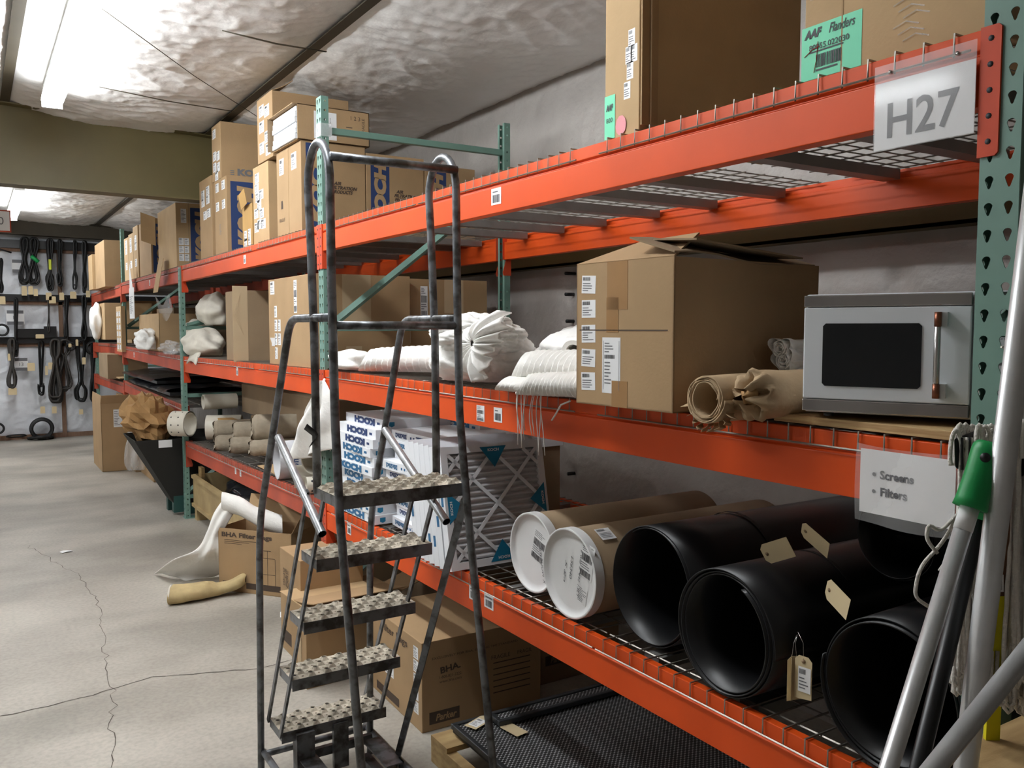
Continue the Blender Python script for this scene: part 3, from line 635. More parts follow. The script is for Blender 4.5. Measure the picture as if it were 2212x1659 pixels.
# flaps: front-left tent and long near flap folded in
mb=MB(); mb.add([(0,W_,H_),(0,.0,H_),(.16,.06,H_+.075),(.17,W_-.10,H_+.07)],[(0,1,2,3)]); mb.build('flap',CARD,T,solid=.005)
mb=MB(); mb.grid(lambda u,v:(.0+.60*u,.0+.17*v,H_+.012+.05*v-.02*u+.008*math.sin(8*u)),8,4,sm=False); mb.build('flap',CARD4,T,solid=.005)
mb=MB(); mb.grid(lambda u,v:(.05+.45*u,.0+.16*v-.03,H_+.045+.012*v-.03*u),6,3,sm=False); mb.build('flap',CARD4,T,solid=.005)
mb=MB(); mb.box((.005,.005,.30),(.60,W_-.01,.304)); mb.build('contents_sheet',CARD4,T)
# cartons behind the first upright
T,w,h,d=pc('cardboard_box','large brown box behind the ladder on the middle shelf with six small white labels',(678,800,.02),D2-.008,fl=583,h=.555,d=.62,m_=CARD)
for i,(a,b) in enumerate([(.42,.56),(.62,.40),(.42,.40),(.62,.24),(.42,.24),(.42,.075)]): flab(T,w,w*(1-a*.42)-.0,h*(b+.06),.055,.075,150+i)
flab(T,w,w-.09,.50,.09,.085,157); flab(T,w,w*.36,.43,.06,.20,158,'long')
mb=MB(); mb.grid(lambda u,v:(-.02*math.sin(PI*u)*v-.002,w-.06-.07*u,.12+.055*v),4,4); mb.build('peeling_label',WHITE,T)
mb=MB(); mb.box((.18,-.001,.27),(.36,0,.555)); mb.build('tape',TAPEP,T); mb=MB(); mb.box((.20,-.001,0),(.30,0,.13)); mb.build('tape',TAPEP,T)
T=carton('cardboard_box','brown box at the back of the middle shelf with one long white label','box',(.645,4.02,D2-.005),.6,.545,.60,m_=CARD)
slab_(T,.135,.40,.05,.20,160,'long'); slab_(T,.02,.30,.035,.10,161); slab_(T,.02,.18,.035,.08,162)
mb=MB(); mb.box((.28,-.001,.33),(.42,0,.545)); mb.build('tape',TAPEP,T)
T,w,h,d=pc('cardboard_box','worn brown box with a pale tape strip and a neon green tag',(521,782,.03),D2-.02,fl=490,h=.53,d=.50,m_=CARD4)
sidetape(T,.0,.11,.56,m_=TAPEP); slab_(T,-.012,.09,.03,.085,170,'plain',NEON)
mb=MB()
for k in range(3): mb.tube([(.0,-.004,.5),(-.03-.01*k,-.01,.35),(.02,-.01,.2)],.001,n=4)
mb.build('loose_threads',TAPEP,T)
# open trays left of the second upright
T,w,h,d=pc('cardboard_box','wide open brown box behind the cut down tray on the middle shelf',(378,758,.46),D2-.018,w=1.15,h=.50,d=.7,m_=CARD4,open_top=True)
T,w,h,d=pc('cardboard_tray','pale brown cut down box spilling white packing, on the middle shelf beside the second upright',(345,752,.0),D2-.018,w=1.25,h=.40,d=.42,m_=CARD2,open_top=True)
def crumple(c,r,seed,amp=.35,nu=28,nv=18,fr=1.6,squash=1,flat=True,rid=.25,sm=True):
    # a crumpled lump: radii r=(rx,ry,rz) around c
    off=Vector((seed*3.1,seed*1.7,seed*.9)); mb=MB()
    def P(u,v):
        a=2*PI*u; b=PI*v; n=Vector((math.cos(a)*math.sin(b),math.sin(a)*math.sin(b),math.cos(b)))
        q=n*fr+off; k=1+amp*noise.noise(q)-rid*(.12*max(0,ridged(q*1.6))**2+.05*max(0,ridged(q*3.6+n))**3)+.12*rid
        z=n.z*r[2]*k
        if flat: z=max(z,-r[2]*.8)
        return (c[0]+n.x*r[0]*k,c[1]+n.y*r[1]*k,c[2]+z)
    return mb.grid(P,nu,nv,wrapu=True,sm=sm)
mb=crumple(tuple(oX(315,735,-.06)),(.10,.34,.12),3,amp=.5,nu=40,nv=24,fr=2.2); tag(centred(mb,'packing_film',SHEET),'white crumpled packing spilling over the tray near the second upright','packing')
mb=crumple(tuple(oX(372,757,.02)+Vector((0,0,.02))),(.10,.28,.07),5,amp=.6,nu=36,nv=20,fr=2.2); tag(centred(mb,'plastic_bag',FILM),'crumpled clear plastic bag on the middle shelf at the second upright','bag')
# far bay boxes, middle
T=carton('cardboard_box','plain brown box at the far middle shelf with white liner hanging out','box',(-.12,11.9,1.62),.5,.50,.6,m_=CARD2)
mb=crumple((0,0,0),(.09,.16,.24),8,amp=.3,flat=False); 
o=mb.build('plastic_liner',SHEET,T,loc=(-.05,.42,.26))
T=carton('cardboard_box','brown box on the far middle shelf whose top edge is visible above the plain box','box',(.3,12.5,1.55),.6,.62,.5,m_=CARD2)
T=carton('cardboard_box','wide brown box turned on its side at the end of the lowest far shelf','box',(-.14,11.6,1.10),.9,.33,.5,m_=CARD4)
mb=MB(); mb.tube([(-.1,11.4,1.12),(-.1,11.4,1.5)],.03,n=8)
T=thing('label_stack','stack of pale narrow boxes with white labels beside the far capped upright','box',tuple(oX(263,740,-.05)))
mb=MB(); mb.box((0,0,-.12),(.05,.42,.46)); mb.build('body',CARD2,T)
for k in range(6): paper_label((-.001,.32,-.06+.085*k),(0,-1,0),(0,0,1),.13,.06,T,k); paper_label((-.001,.13,-.06+.085*k),(0,-1,0),(0,0,1),.13,.06,T,k+9)
P=oX(285,655,-.05)
mb=MB(); mb.box((-.002,-.18,-.18),(0,.18,.18)); T=thing('hanging_notice','white printed notice with a pointed top hanging below the top beam in the far bay','sign',tuple(P)); mb.build('sheet',WHITE,T)
mb=MB(); mb.add([(-.001,-.1,.17),(-.001,.14,.17),(-.001,.12,.5)],[(0,1,2)]); mb.build('folded_top',WHITE,T,solid=.001)
paper_label((-.0025,0,-.02),(0,-1,0),(0,0,1),.3,.25,T,77,'rows')
# -- floor cartons --
T,w,h,d=pc('cardboard_box','tall open brown box standing on the floor with one white label',(222,1020),0,fl=204,top=875,d=.42,m_=CARD,open_top=True,flaps=[('near',.12,60),('back',.15,150),('front',.1,95)])
slab_(T,.19,.66,.10,.22,180,'rows')
T,w,h,d=pc('cardboard_box','brown box on the floor behind the black funnel with white stickers on its edge',(332,1042),0,fl=305,top=917,d=.5,m_=CARD,open_top=False)
stickers(T,w,h,[(.6,.85),(.6,.74),(.6,.25)],190,.06,.09)
T=carton('cardboard_box','small brown box resting high behind the tall floor box, under the far lowest beam','box',(.0,11.55,.72),.42,.16,.55,m_=CARD2)
T=carton('cardboard_box','brown box on the floor half hidden behind the tall box at the far end','box',(.06,11.55,0),.5,.715,.6,m_=CARD4)
T=carton('cardboard_box','low brown box peeking out beside the tall floor box near the clear bag','box',(-.0,10.45,0),.42,.5,.5,m_=CARD4)
# filter bag box with liner pulled out
c0=oZ(474,1274,0); c1=oZ(605,1290,0); rz=math.atan2(c1.y-c0.y,c1.x-c0.x)
T=carton('filter_bag_box','open brown box lettered Filter Bags on the floor, white cloth spilling out','box',tuple(c0),.30,.43,.58,rz=rz,m_=CARD,open_top=True,flaps=[('far',.18,70),('back',.20,60)])
letters('BHA Filter Bags',(.23,-.001,.385),(1,0,0),(0,0,1),T,BINK,w=.40,h=.042,bold=.04)
mb=MB()
for k in range(3): mb.quad((.05,-.001,.352-.012*k),(.05+.26-.06*k,-.001,.352-.012*k),(.31-.06*k,-.001,.355-.012*k),(.05,-.001,.355-.012*k))
for a,b,c,d_ in [(.32,.05,.325,.25),(.32,.25,.45,.253),(.39,.05,.393,.30),(.36,.30,.42,.303),(.45,.05,.453,.25),(.32,.14,.45,.143)]: mb.quad((a,-.001,b),(c,-.001,b),(c,-.001,d_),(a,-.001,d_))
mb.quad((.03,-.001,.03),(.13,-.001,.03),(.13,-.001,.07),(.03,-.001,.07)); mb.quad((.22,-.001,.03),(.50,-.001,.03),(.50,-.001,.07),(.22,-.001,.07)); mb.build('printed_marks',BINK,T)
T,w,h,d=pc('cardboard_box','closed brown box with blue printing standing on the floor behind the ladder steps, left one',(652,1440),0,fl=609,top=1215,d=.35,m_=CARD)
mb=MB(); [put_text(mb,s_,(-.001,w*.7,h*(.8-.06*i)),(0,-1,0),(0,0,1),w=.09) for i,s_ in enumerate(('OPEN','THIS','END'))]; mb.quad((-.001,.05,.05),(-.001,.0+w-.05,.05),(-.001,w-.05,.12),(-.001,.05,.12)); mb.build('lettering',BINK,T)
T=carton('cardboard_box','battered brown box with torn top flaps on the floor directly behind the ladder steps','box',tuple(oZ(663,1490,0)),.20,.40,.52,rz=.05,m_=CARD,flaps=[('back',.28,20),('far',.3,170)])
mb=MB(); mb.box((-.0,.0,.40),(.52,.36,.404)); mb.build('tape',CARD2,T)
mb=MB(); mb.grid(lambda u,v:(-.0015,.06+.05*u,.06+.30*v),4,8); mb.build('torn_tape',TAPEP,T,solid=.001)
c0=oZ(912,1585,0)
T=carton('filter_bag_box','large closed brown box on the floor right of the ladder, white labels up its edge','box',tuple(c0),.62,.405,.62,rz=-.02,m_=CARD)
letters('BHA.',(.14,-.001,.27),(1,0,.1),(-.1,0,1),T,BINK,w=.10,h=.03,bold=.03)
letters('EXCLUSIVELY FOR BHA, SETTING THE STANDARD',(.27,-.001,.325),(1,0,.0),(0,0,1),T,BINK,w=.44,h=.012)
mb=MB()
for i in range(2): put_text(mb,('1-800-821-2222','www.bha.com')[i],(.14,-.001,.235-.02*i),(1,0,0),(0,0,1),w=.11)
for i in range(6): mb.quad((.36,-.001,.24-.028*i),(.56,-.001,.24-.028*i),(.56,-.001,.245-.028*i),(.36,-.001,.245-.028*i))
put_text(mb,'FRAGILE',(.40,-.001,.27),(1,0,0),(0,0,1),w=.10); put_text(mb,'FRAGIL',(.53,-.001,.27),(1,0,0),(0,0,1),w=.08); mb.build('fine_print',BINK,T)
mb=MB(); mb.quad((.035,-.0008,.03),(.185,-.0008,.03),(.185,-.0008,.085),(.035,-.0008,.085)); mb.build('printed_band',BINK,T)
letters('Parker',(.118,-.0016,.057),(1,0,0),(0,0,1),T,CARD,w=.105,h=.032,bold=.03,shear=.25)
for i in range(5): flab(T,.6,.06,.345-.062*i,.05,.055,200+i)
letters('Filter Bags',(-.001,.30,.35),(0,-1,0),(0,0,1),T,BINK,w=.30,h=.045,bold=.01)
flab(T,.6,.36,.17,.10,.07,207); mb=MB(); mb.quad((-.001,.25,.02),(-.001,.52,.02),(-.001,.52,.06),(-.001,.25,.06)); mb.build('printed_marks',BINK,T)
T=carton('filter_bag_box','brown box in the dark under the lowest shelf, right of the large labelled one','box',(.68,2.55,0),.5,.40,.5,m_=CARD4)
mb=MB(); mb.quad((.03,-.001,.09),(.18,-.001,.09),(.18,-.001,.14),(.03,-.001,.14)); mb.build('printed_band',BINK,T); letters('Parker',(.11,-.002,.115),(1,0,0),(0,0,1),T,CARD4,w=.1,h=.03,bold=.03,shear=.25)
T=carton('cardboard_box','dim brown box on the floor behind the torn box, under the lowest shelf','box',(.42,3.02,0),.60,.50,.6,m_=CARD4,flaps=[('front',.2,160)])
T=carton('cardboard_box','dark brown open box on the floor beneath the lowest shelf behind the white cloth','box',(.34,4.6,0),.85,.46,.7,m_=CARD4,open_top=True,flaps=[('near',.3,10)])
# ---------------- rolling ladder ----------------
LX0,LX1=-.735,-.305; RT=.0135
T=thing('rolling_ladder','grey steel rolling ladder with hooped handrails and dusty punched steps, standing before the racks','ladder',(-.52,1.95,0))
o0=Vector((-.52,1.95,0))
def lp(x,y,z): return (x-o0.x,y-o0.y,z)
def bez(pts,k=8,r=.05):
    # polyline with rounded corners
    P=[Vector(p) for p in pts]; out=[P[0]]
    for a,b,c in zip(P,P[1:],P[2:]):
        d1=(a-b);d2=(c-b); rr=min(r,d1.length*.49,d2.length*.49); s=b+d1.normalized()*rr; e=b+d2.normalized()*rr
        for i in range(k+1): t=i/k; out.append(s*(1-t)**2+b*2*t*(1-t)+e*t*t)
    out.append(P[-1]); return out
for x,sg,bx in ((LX0,-1,-.70),(LX1,1,-.245)):
    hoop=[(x,1.588,1.9),(x,1.592,2.21)]
    cy=1.69; hoopt=[(x,cy-.098*math.cos(a),2.225+.125*math.sin(a)) for a in [PI*i/14 for i in range(15)]]
    pts=[(bx,1.40,.012),(x+(.01 if sg>0 else 0),1.545,1.20),(x,1.575,1.5),(x,1.588,1.9)]+hoopt+[(x,1.775,2.1),(x,1.75,1.75),(x,1.745,1.25)]
    mb=MB(); mb.tube([lp(*p) for p in pts],RT,n=12); mb.build('hooped_post',STEEL,T)
    y2=2.425 if sg<0 else 2.345
    pts=[(x,1.60,1.812),(x,1.99 if sg<0 else 2.01,1.812),(x,y2-.03,1.06),(x+.0,y2,.90),(x-.01,y2,.012)]
    mb=MB(); mb.tube([lp(*p) for p in bez(pts,8,.07)],RT,n=12); mb.build('handrail',STEEL,T)
    mb=MB(); mb.tube([lp(x-.006*sg,2.17,1.385),lp(x-.006*sg,1.72 if sg<0 else 1.66,1.12)],.0145,n=14,cap=False); mb.tube([lp(x-.006*sg,2.17,1.385),lp(x-.006*sg,1.72 if sg<0 else 1.66,1.12)],.0125,n=14,cap=False,mi=1); mb.build('release_tube',[GALV,BLK],T)
    # paired side bars
    for dy,dz in ((0,0),(.155,-.0)):
        mb=MB(); mb.tube([lp(x+.012*sg*-1,1.72+dy,1.235),lp(x+.012*sg*-1,2.235+dy,.235)],(.006,.013),n=4,flat=(1,0,0)); mb.build('side_bar',STEEL,T)
    mb=MB(); mb.tube([lp(x,1.44,.10),lp(x,2.42,.10)],.0135,n=10); mb.build('base_rail',STEEL,T)
for z,nm in ((2.293,'top_crossbar'),(1.788,'lower_crossbar')):
    mb=MB(); mb.tube([lp(LX0,1.588,z),lp(LX1,1.588,z)],RT,n=12); mb.build(nm,STEEL,T)
mb=MB(); mb.tube([lp(LX1+.012,1.56,1.215),lp(LX1-.0,2.12,.05)],.0165,n=4); mb.build('diagonal_strut',STEEL,T)
mb=MB(); mb.tube([lp(-.72,1.43,.10),lp(-.25,1.43,.10)],.0135,n=10); mb.build('base_rail',STEEL,T)
mb=MB(); mb.tube([lp(-.74,2.40,.10),lp(-.29,2.40,.10)],.0135,n=10); mb.build('base_rail',STEEL,T)
def tread(y0,z,x0,x1,dep,par,pl=False):
    L_=x1-x0; mb=MB(); th=.002
    # formed channel: rim plus punched surface
    mb.box(lp(x0,y0-.001,z-.042),lp(x1,y0+.002,z)); mb.box(lp(x0,y0+dep-.002,z-.034),lp(x1,y0+dep+.001,z))
    for xx in (x0,x1-.002): mb.box(lp(xx,y0,z-.034),lp(xx+.002,y0+dep,z-.002))
    b=mb.build('tread_channel',STEEL,par)
    mb=MB(); nx=14; ny=max(4,int(round(dep/.036))); sx=L_/nx; sy=dep/ny; n=10
    for j in range(ny):
        for i in range(nx):
            cx=x0+sx*(i+.5); cy=y0+sy*(j+.5); r0=min(sx,sy)*.5
            up_=(i+j)%2==0; r1=r0*(.66 if up_ else .30); r2=r0*(.56 if up_ else .22); hz=.011 if up_ else .0005
            c=[(cx+sx/2*mx,cy+sy/2*my) for mx,my in ((1,0),(1,1),(0,1),(-1,1),(-1,0),(-1,-1),(0,-1),(1,-1))]
            ring0=[lp(a,b_,z) for a,b_ in c]
            ring1=[lp(cx+r1*math.cos(a),cy+r1*math.sin(a),z+hz) for a in [k*PI/4 for k in range(8)]]
            ring2=[lp(cx+r2*math.cos(a),cy+r2*math.sin(a),z+hz-.004) for a in [k*PI/4 for k in range(8)]]
            vs=ring0+ring1+ring2; fs=[]
            for k in range(8): q=(k+1)%8; fs+=[(k,q,8+q,8+k),(8+k,8+q,16+q,16+k)]
            mb.add(vs,fs,0,False)
            if up_: mb.add([lp(cx+r2*math.cos(a),cy+r2*math.sin(a),z+hz-.004) for a in [k*PI/4 for k in range(8)]]+[lp(cx,cy,z-.012)],[(k,(k+1)%8,8) for k in range(8)],1)  # black cone plugs the open hole: the shade inside put in as colour
    mb.build('punched_step',[DUSTY,BLK],par)
tread(1.555,1.27,-.742,-.298,.20,T)
for i in range(4): tread(1.80+.14*i,1.016-.254*i,-.722,-.296,.152,T)
# spring casters and base plates
mb=MB(); mb.box(lp(-.67,2.20,.05),lp(-.60,2.25,.24)); mb.box(lp(-.40,2.05,.04),lp(-.36,2.25,.07)); mb.box(lp(-.66,1.98,.135),lp(-.59,2.22,.14)); mb.box(lp(-.40,1.98,.135),lp(-.33,2.22,.14)); mb.box(lp(-.66,1.98,.03),lp(-.655,2.02,.14)); mb.box(lp(-.335,1.98,.03),lp(-.33,2.02,.14)); mb.box(lp(-.52,2.21,.06),lp(-.46,2.23,.24)); mb.box(lp(-.62,2.26,.10),lp(-.34,2.28,.135)); mb.build('caster_bracket',STEEL,T)
for x in (-.64,-.36):
    for y in (2.06,): 
        mb=MB(); mb.tube([lp(x-.015,y,.04),lp(x+.015,y,.04)],.039,n=20); mb.build('caster_wheel',BLK,T)
    mb=MB(); mb.tube([lp(x,1.55,.135),lp(x,2.1,.10)],(.02,.006),n=4,flat=(1,0,0)); mb.build('pivot_arm',STEEL,T)
mb=MB(); mb.grid(lambda u,v:lp(-.762+.02*math.sin(4*v),1.74-.03*u,1.40+.06*v+.02*u),3,6); mb.build('black_tape_end',BLK,T,solid=.001)
# ---------------- microwave, board, rolls on the middle shelf ----------------
a=oZ(1672,888,1.576);b=oZ(2070,928,1.576)
T=thing('plywood_board','bare plywood board under the microwave on the middle shelf','board',(a.x,b.y,D2+.004))
mb=MB(); mb.box((0,-.05,0),(.45,a.y-b.y,.019)); mb.build('board',PLY,T,bevel=.001)
mw0=oZ(2086,908,1.588); mw1=oZ(1732,889,1.588); d=(mw1-mw0); rz=math.atan2(-d.x,d.y)
MWc=mw0-d.normalized()*.10
T=thing('microwave_oven','white microwave oven with chrome trim and dark window, beside the right upright','microwave',tuple(MWc),rz)
Wm=.10+d.length; Hm=.268
mb=MB(); mb.box((.012,0,.0),(.36,Wm,Hm)); mb.build('body',MW,T,bevel=.006)
dw0=.092
mb=MB(); mb.box((-.006,dw0+.002,.032),(.012,Wm-.002,Hm-.03)); mb.build('door',MW,T,bevel=.003)
mb=MB(); mb.box((-.007,dw0+.002,.004),(.012,Wm-.002,.031)); mb.build('lower_trim',SS,T,bevel=.002)
mb=MB(); mb.box((-.007,dw0+.002,Hm-.029),(.012,Wm-.002,Hm-.003)); mb.build('upper_trim',SS,T,bevel=.002)
mb=MB(); mb.box((-.004,.002,.004),(.012,dw0-.002,Hm-.003)); mb.build('control_panel',MW,T,bevel=.002)
mb=MB(); mb.box((-.006,.002,.004),(-.003,dw0-.001,.031)); mb.box((-.006,.002,Hm-.029),(-.003,dw0-.001,Hm-.003)); mb.build('panel_trim',SS,T)
mb=MB(); mb.box((-.006,.02,Hm-.085),(-.0035,dw0-.016,Hm-.05)); mb.build('display',BLKP,T)
mb=MB()
for k in range(5): mb.box((-.0045,.02,.05+.022*k),(-.004,dw0-.02,.058+.022*k))
put_text(mb,'Hamilton',(-.0055,dw0-.04,Hm-.097),(0,-1,0),(0,0,1),w=.035); mb.build('panel_print',GINK,T)
mb=MB(); y0,y1,z0,z1=dw0+.095,Wm-.045,.062,Hm-.066; r=.006
mb.prism([(y0+r,z0),(y1-r,z0),(y1,z0+r),(y1,z1-r),(y1-r,z1),(y0+r,z1),(y0,z1-r),(y0,z0+r)],.002,'x',-.008); mb.build('window',GLASSB,T)
mb=MB(); mb.tube([(-.030,dw0+.062,.045),(-.030,dw0+.062,Hm-.043)],.0065,n=14); h=mb.build('handle',SS,T)
for z in (.045,Hm-.073): mb=MB(); mb.tube([(-.030,dw0+.062,z),(-.030,dw0+.062,z+.03)],.0072,n=12); mb.build('handle_cap',COPPER,h); mb=MB(); mb.box((-.026,dw0+.045,z),(-.005,dw0+.062,z+.03)); mb.build('handle_mount',ALU,h)
for x in (.04,.32):
    for y in (.05,Wm-.05): mb=MB(); mb.tube([(x,y,-.010),(x,y,0)],.012,n=10); mb.build('foot',BLKP,T)
# rolled sheet with kraft outer, and wrapped roll
def roll(P,dirv,R,r,L_,turns,m_,name,T,wob=.004,seed=0,th=.003):
    dirv=Vector(dirv).normalized(); u=dirv.cross(Vector((0,0,1))).normalized(); w_=u.cross(dirv)
    n=int(turns*36); rd=random.Random(seed); mb=MB()
    def pt(s,v):
        a=2*PI*turns*s; rad=r+(R-r)*s+wob*noise.noise(Vector((a*.5,seed,v*3)))
        jag=(.006*noise.noise(Vector((a*1.7,seed,9))) if v<.01 else 0)
        return tuple(Vector(P)+dirv*(v*L_+jag)+u*rad*math.cos(a)+w_*rad*math.sin(a))
    mb.grid(pt,n,6); return mb.build(name,m_,T,solid=th)
T=thing('kraft_roll','open roll of brown paper hanging over the middle shelf edge right of the open box','roll',tuple(oZ(1530,905,1.555)))
P0=oX(1522,862,-.13); roll(P0-T.location,(1,.02,0),.062,.040,.60,4,KRAFT,'rolled_sheet',T,seed=3,wob=.006)
mb=MB()
for k in range(9):
    a=-PI*.85+PI*.75*k/8; c=P0-T.location; mb.grid(lambda u,v,a=a,k=k:(c.x+.02+.03*v-.02*u,c.y+(.062+.022*u)*math.cos(a+.1*v)+.012*math.sin(5*u+k)*u,c.z+(.062+.022*u)*math.sin(a+.1*v)),4,4,sm=False)
mb.build('torn_edge',KRAFT,T,solid=.001)
P1=oX(1615,855,-.10)
T=thing('wrapped_roll','brown paper wrapped roll with a twisted end, between the open roll and the microwave','roll',tuple(P1-Vector((0,0,.06))))
c=P1-T.location; mb=MB()
def wrp(u,v):
    a=2*PI*u; x=v*.42; 
    rad=.058*min(1,.35+x/.05) if x<.04 else .058
    rad*=1+.08*noise.noise(Vector((a*1.1+3*math.sin(a),x*10,2)))*(1 if x<.12 else .35)+(.14*math.sin(9*a+20*x) if x<.05 else 0)
    return (c.x+x-.02+(.025*math.sin(5*a)+.015 if x<.02 else 0),c.y+rad*math.cos(a),c.z+rad*math.sin(a))
mb.grid(wrp,48,30,wrapu=True); mb.build('wrapper',KRAFT,T)
mb=MB(); mb.grid(lambda u,v:(c.x-.012+.02*v+.006*math.sin(12*u),c.y+.026*v*math.cos(2*PI*u)*(1+.3*math.sin(6*PI*u)),c.z+.026*v*math.sin(2*PI*u)),30,4,wrapu=True); mb.build('twisted_end',KRAFT2,T,solid=.001)
for k,(px,py,lab) in enumerate([(1683,752,'upper white rolled filter sock behind the wrapped brown roll, left of the microwave'),(1690,778,'lower white rolled filter sock behind the wrapped brown roll, left of the microwave')]):
    P=oX(px,py,.22); T=thing('filter_sock',lab,'filter',tuple(P)); mb=MB()
    def sk(u,v,k=k):
        a=2*PI*u; x=.4*v; rad=.030*(1+.25*math.sin(3*a+k)*(1-v)**3+.12*noise.noise(Vector((a,x*8,k))))*(1.15 if v<.05 else 1)
        if .12<v<.18: rad*=.85
        return (x,rad*math.cos(a),rad*math.sin(a)*.9)
    mb.grid(sk,28,24,wrapu=True); roll((0,0,0),(1,0,0),.026,.006,.1,3,SHEET,'rolled_core',T,seed=k+5,th=.002); mb.build('sock',SHEET,T)
T=thing('wrapped_roll','white bundle stacked under the filter socks behind the wrapped brown roll','roll',tuple(oX(1700,800,.25)))
roll((0,0,0),(1,0,0),.032,.01,.4,3,SHEET,'rolled_sheet',T,seed=9)
def spl(pts,v):
    k=v*(len(pts)-1); i=min(int(k),len(pts)-2); t=k-i
    P0=pts[max(0,i-1)];P1=pts[i];P2=pts[i+1];P3=pts[min(len(pts)-1,i+2)]
    return .5*((2*P1)+(P2-P0)*t+(2*P0-5*P1+4*P2-P3)*t*t+(3*P1-P0-3*P2+P3)*t**3)
# ---------------- felt sleeves and white bags ----------------
def sleeve(name,label,A,B,rx,rz_,seed,m_=CLOTH,pleat=.0,hollow=.78,cat='filter bag',cut=.07):
    A=Vector(A);B=Vector(B); dv=(B-A); L_=dv.length; dv.normalize(); u=dv.cross(Vector((0,0,1))).normalized(); w_=Vector((0,0,1))
    T=thing(name,label,cat,tuple((A+B)/2-Vector((0,0,rz_)))); o=T.location
    def sh(s):
        def f(uu,v):
            a=2*PI*uu; k=1+.06*noise.noise(Vector((math.cos(a)*1.5,v*4,seed)))+pleat*(1-((v*17+.25*math.sin(a)+.2*math.cos(a))%1.0)*.9)*min(1,v*9)
            x=rx*s*k*math.cos(a)*(1+.25*v); z=rz_*s*k*math.sin(a)*(1+.2*v); z=max(z,-rz_*s)
            return tuple(A+dv*(L_*v+cut*(.5+.5*math.cos(a)+.3*math.sin(a))*(1-v))+u*x+w_*z-Vector(o))
        return f
    mb=MB(); mb.grid(sh(1),48,150,wrapu=True); mb.build('outer_sleeve',m_,T)
    mb=MB(); mb.grid(lambda uu,v:sh(1-.0*v-(1-hollow)*v)(uu,0),40,3,wrapu=True); mb.grid(lambda uu,v:sh(hollow)(uu,v*.7),40,8,wrapu=True); mb.build('inner_sleeve',m_,T)
    return T
z=D2+.002
sleeve('felt_sleeve','long pleated white felt sleeve lying on the middle shelf behind the ladder',(.02,3.30,z+.062),(.30,2.45,z+.085),.085,.056,1,pleat=.16,cut=.16)
mb=crumple((.05,3.42,z+.055),(.10,.16,.06),11,amp=.4,nu=40,nv=22); tag(centred(mb,'white_sheeting',SHEET),'bunched white sheeting on the middle shelf corner at the first upright','sheeting')
# hanging sheet over the beam at the first upright
T=thing('hanging_sheet','white plastic sheet gathered at the upright and hanging down over the lowest shelf','sheeting',tuple(oX(690,960,-.05)))
A=oX(693,828,-.035)-T.location
LS=[oX(*p,-.05) for p in ((688,822),(668,860),(648,895),(634,940),(624,986))]; RS=[oX(*p,-.03) for p in ((700,822),(712,860),(716,900),(714,940),(716,978))]
def hs(u,v):
    a=spl(LS,v).lerp(spl(RS,v),u)-T.location; m_=min(1,.25+1.2*v)
    return (a.x+.030*math.sin(u*13+2.5*v)*m_+.018*noise.noise(Vector((u*4,v*4,1))),a.y,a.z-.02*math.sin(5*u)*v)
mb=MB(); mb.grid(hs,70,50); mb.build('sheet',SHEET,T,solid=.001)
mb=MB(); mb.tube([(A.x-.02,A.y+.03,A.z),(A.x,A.y-.01,A.z-.01),(A.x+.03,A.y+.02,A.z+.02)],.008,n=8); mb.build('gather_tie',SHEET,T)
mb=crumple((.16,2.22,z+.11),(.20,.26,.125),21,amp=.12,nu=110,nv=70,fr=1.2,rid=.6); o=tag(centred(mb,'white_bag',SHEET),'large crumpled white bag tied at the neck on the middle shelf','bag')
N_=oX(1030,742,-.04); mb=MB()
def rosette(u,v):
    a=2*PI*u; r=.012+(.105+.03*math.sin(3*a+1)+.02*noise.noise(Vector((math.cos(a)*2,math.sin(a)*2,4))))*v; f=.022*math.sin(15*a+1.5*math.sin(2*a))*min(1,v*1.6)+.010*math.sin(31*a)*v
    return (N_.x-.02+f-.05*v*(1-v)+.10*v*v*(.5+.5*math.sin(a)),N_.y+r*math.cos(a),max(N_.z+r*math.sin(a)*1.05,z))
mb.grid(rosette,180,16,wrapu=True); tag(centred(mb,'tied_bag_neck',SHEET,solid=.001),'flared tied neck of white plastic bulging in front of the large bag','bag')
mb=crumple((.08,2.12,z+.20),(.15,.22,.085),27,amp=.2,nu=110,nv=70,fr=1.6,rid=1.3,flat=False); tag(centred(mb,'white_sheeting',SHEET),'wrinkled white plastic lying over the top of the large tied bag','sheeting')
mb=crumple((.50,1.85,z+.12),(.22,.30,.125),33,amp=.15,nu=80,nv=50,fr=1.3,rid=.8); tag(centred(mb,'white_bag',SHEET),'smooth white bag at the back of the middle shelf left of the brown box','bag')
sleeve('felt_sleeve','rolled white felt tube end pointing at the viewer, just left of the open brown box',(.10,1.50,z+.150),(.5,1.75,z+.14),.042,.036,5,hollow=.6,cut=.0)
sleeve('felt_sleeve','white felt sleeve with thick ribs, upper one of the flat pile beside the open box',(.02,1.80,z+.085),(.16,1.22,z+.09),.085,.055,7,pleat=.16,hollow=.85,cut=.12)
sleeve('felt_sleeve','flattened white felt sleeve overhanging the beam, left of the pile beside the box',(-.05,1.78,z+.030),(.05,1.25,z+.03),.075,.026,8,pleat=.05,hollow=.8,cut=.10)
sleeve('felt_sleeve','white felt sleeve with ribs lying lowest and nearest at the beam edge beside the box',(-.10,1.58,z+.036),(-.02,1.20,z+.05),.055,.034,9,pleat=.18,hollow=.8,cut=.10)
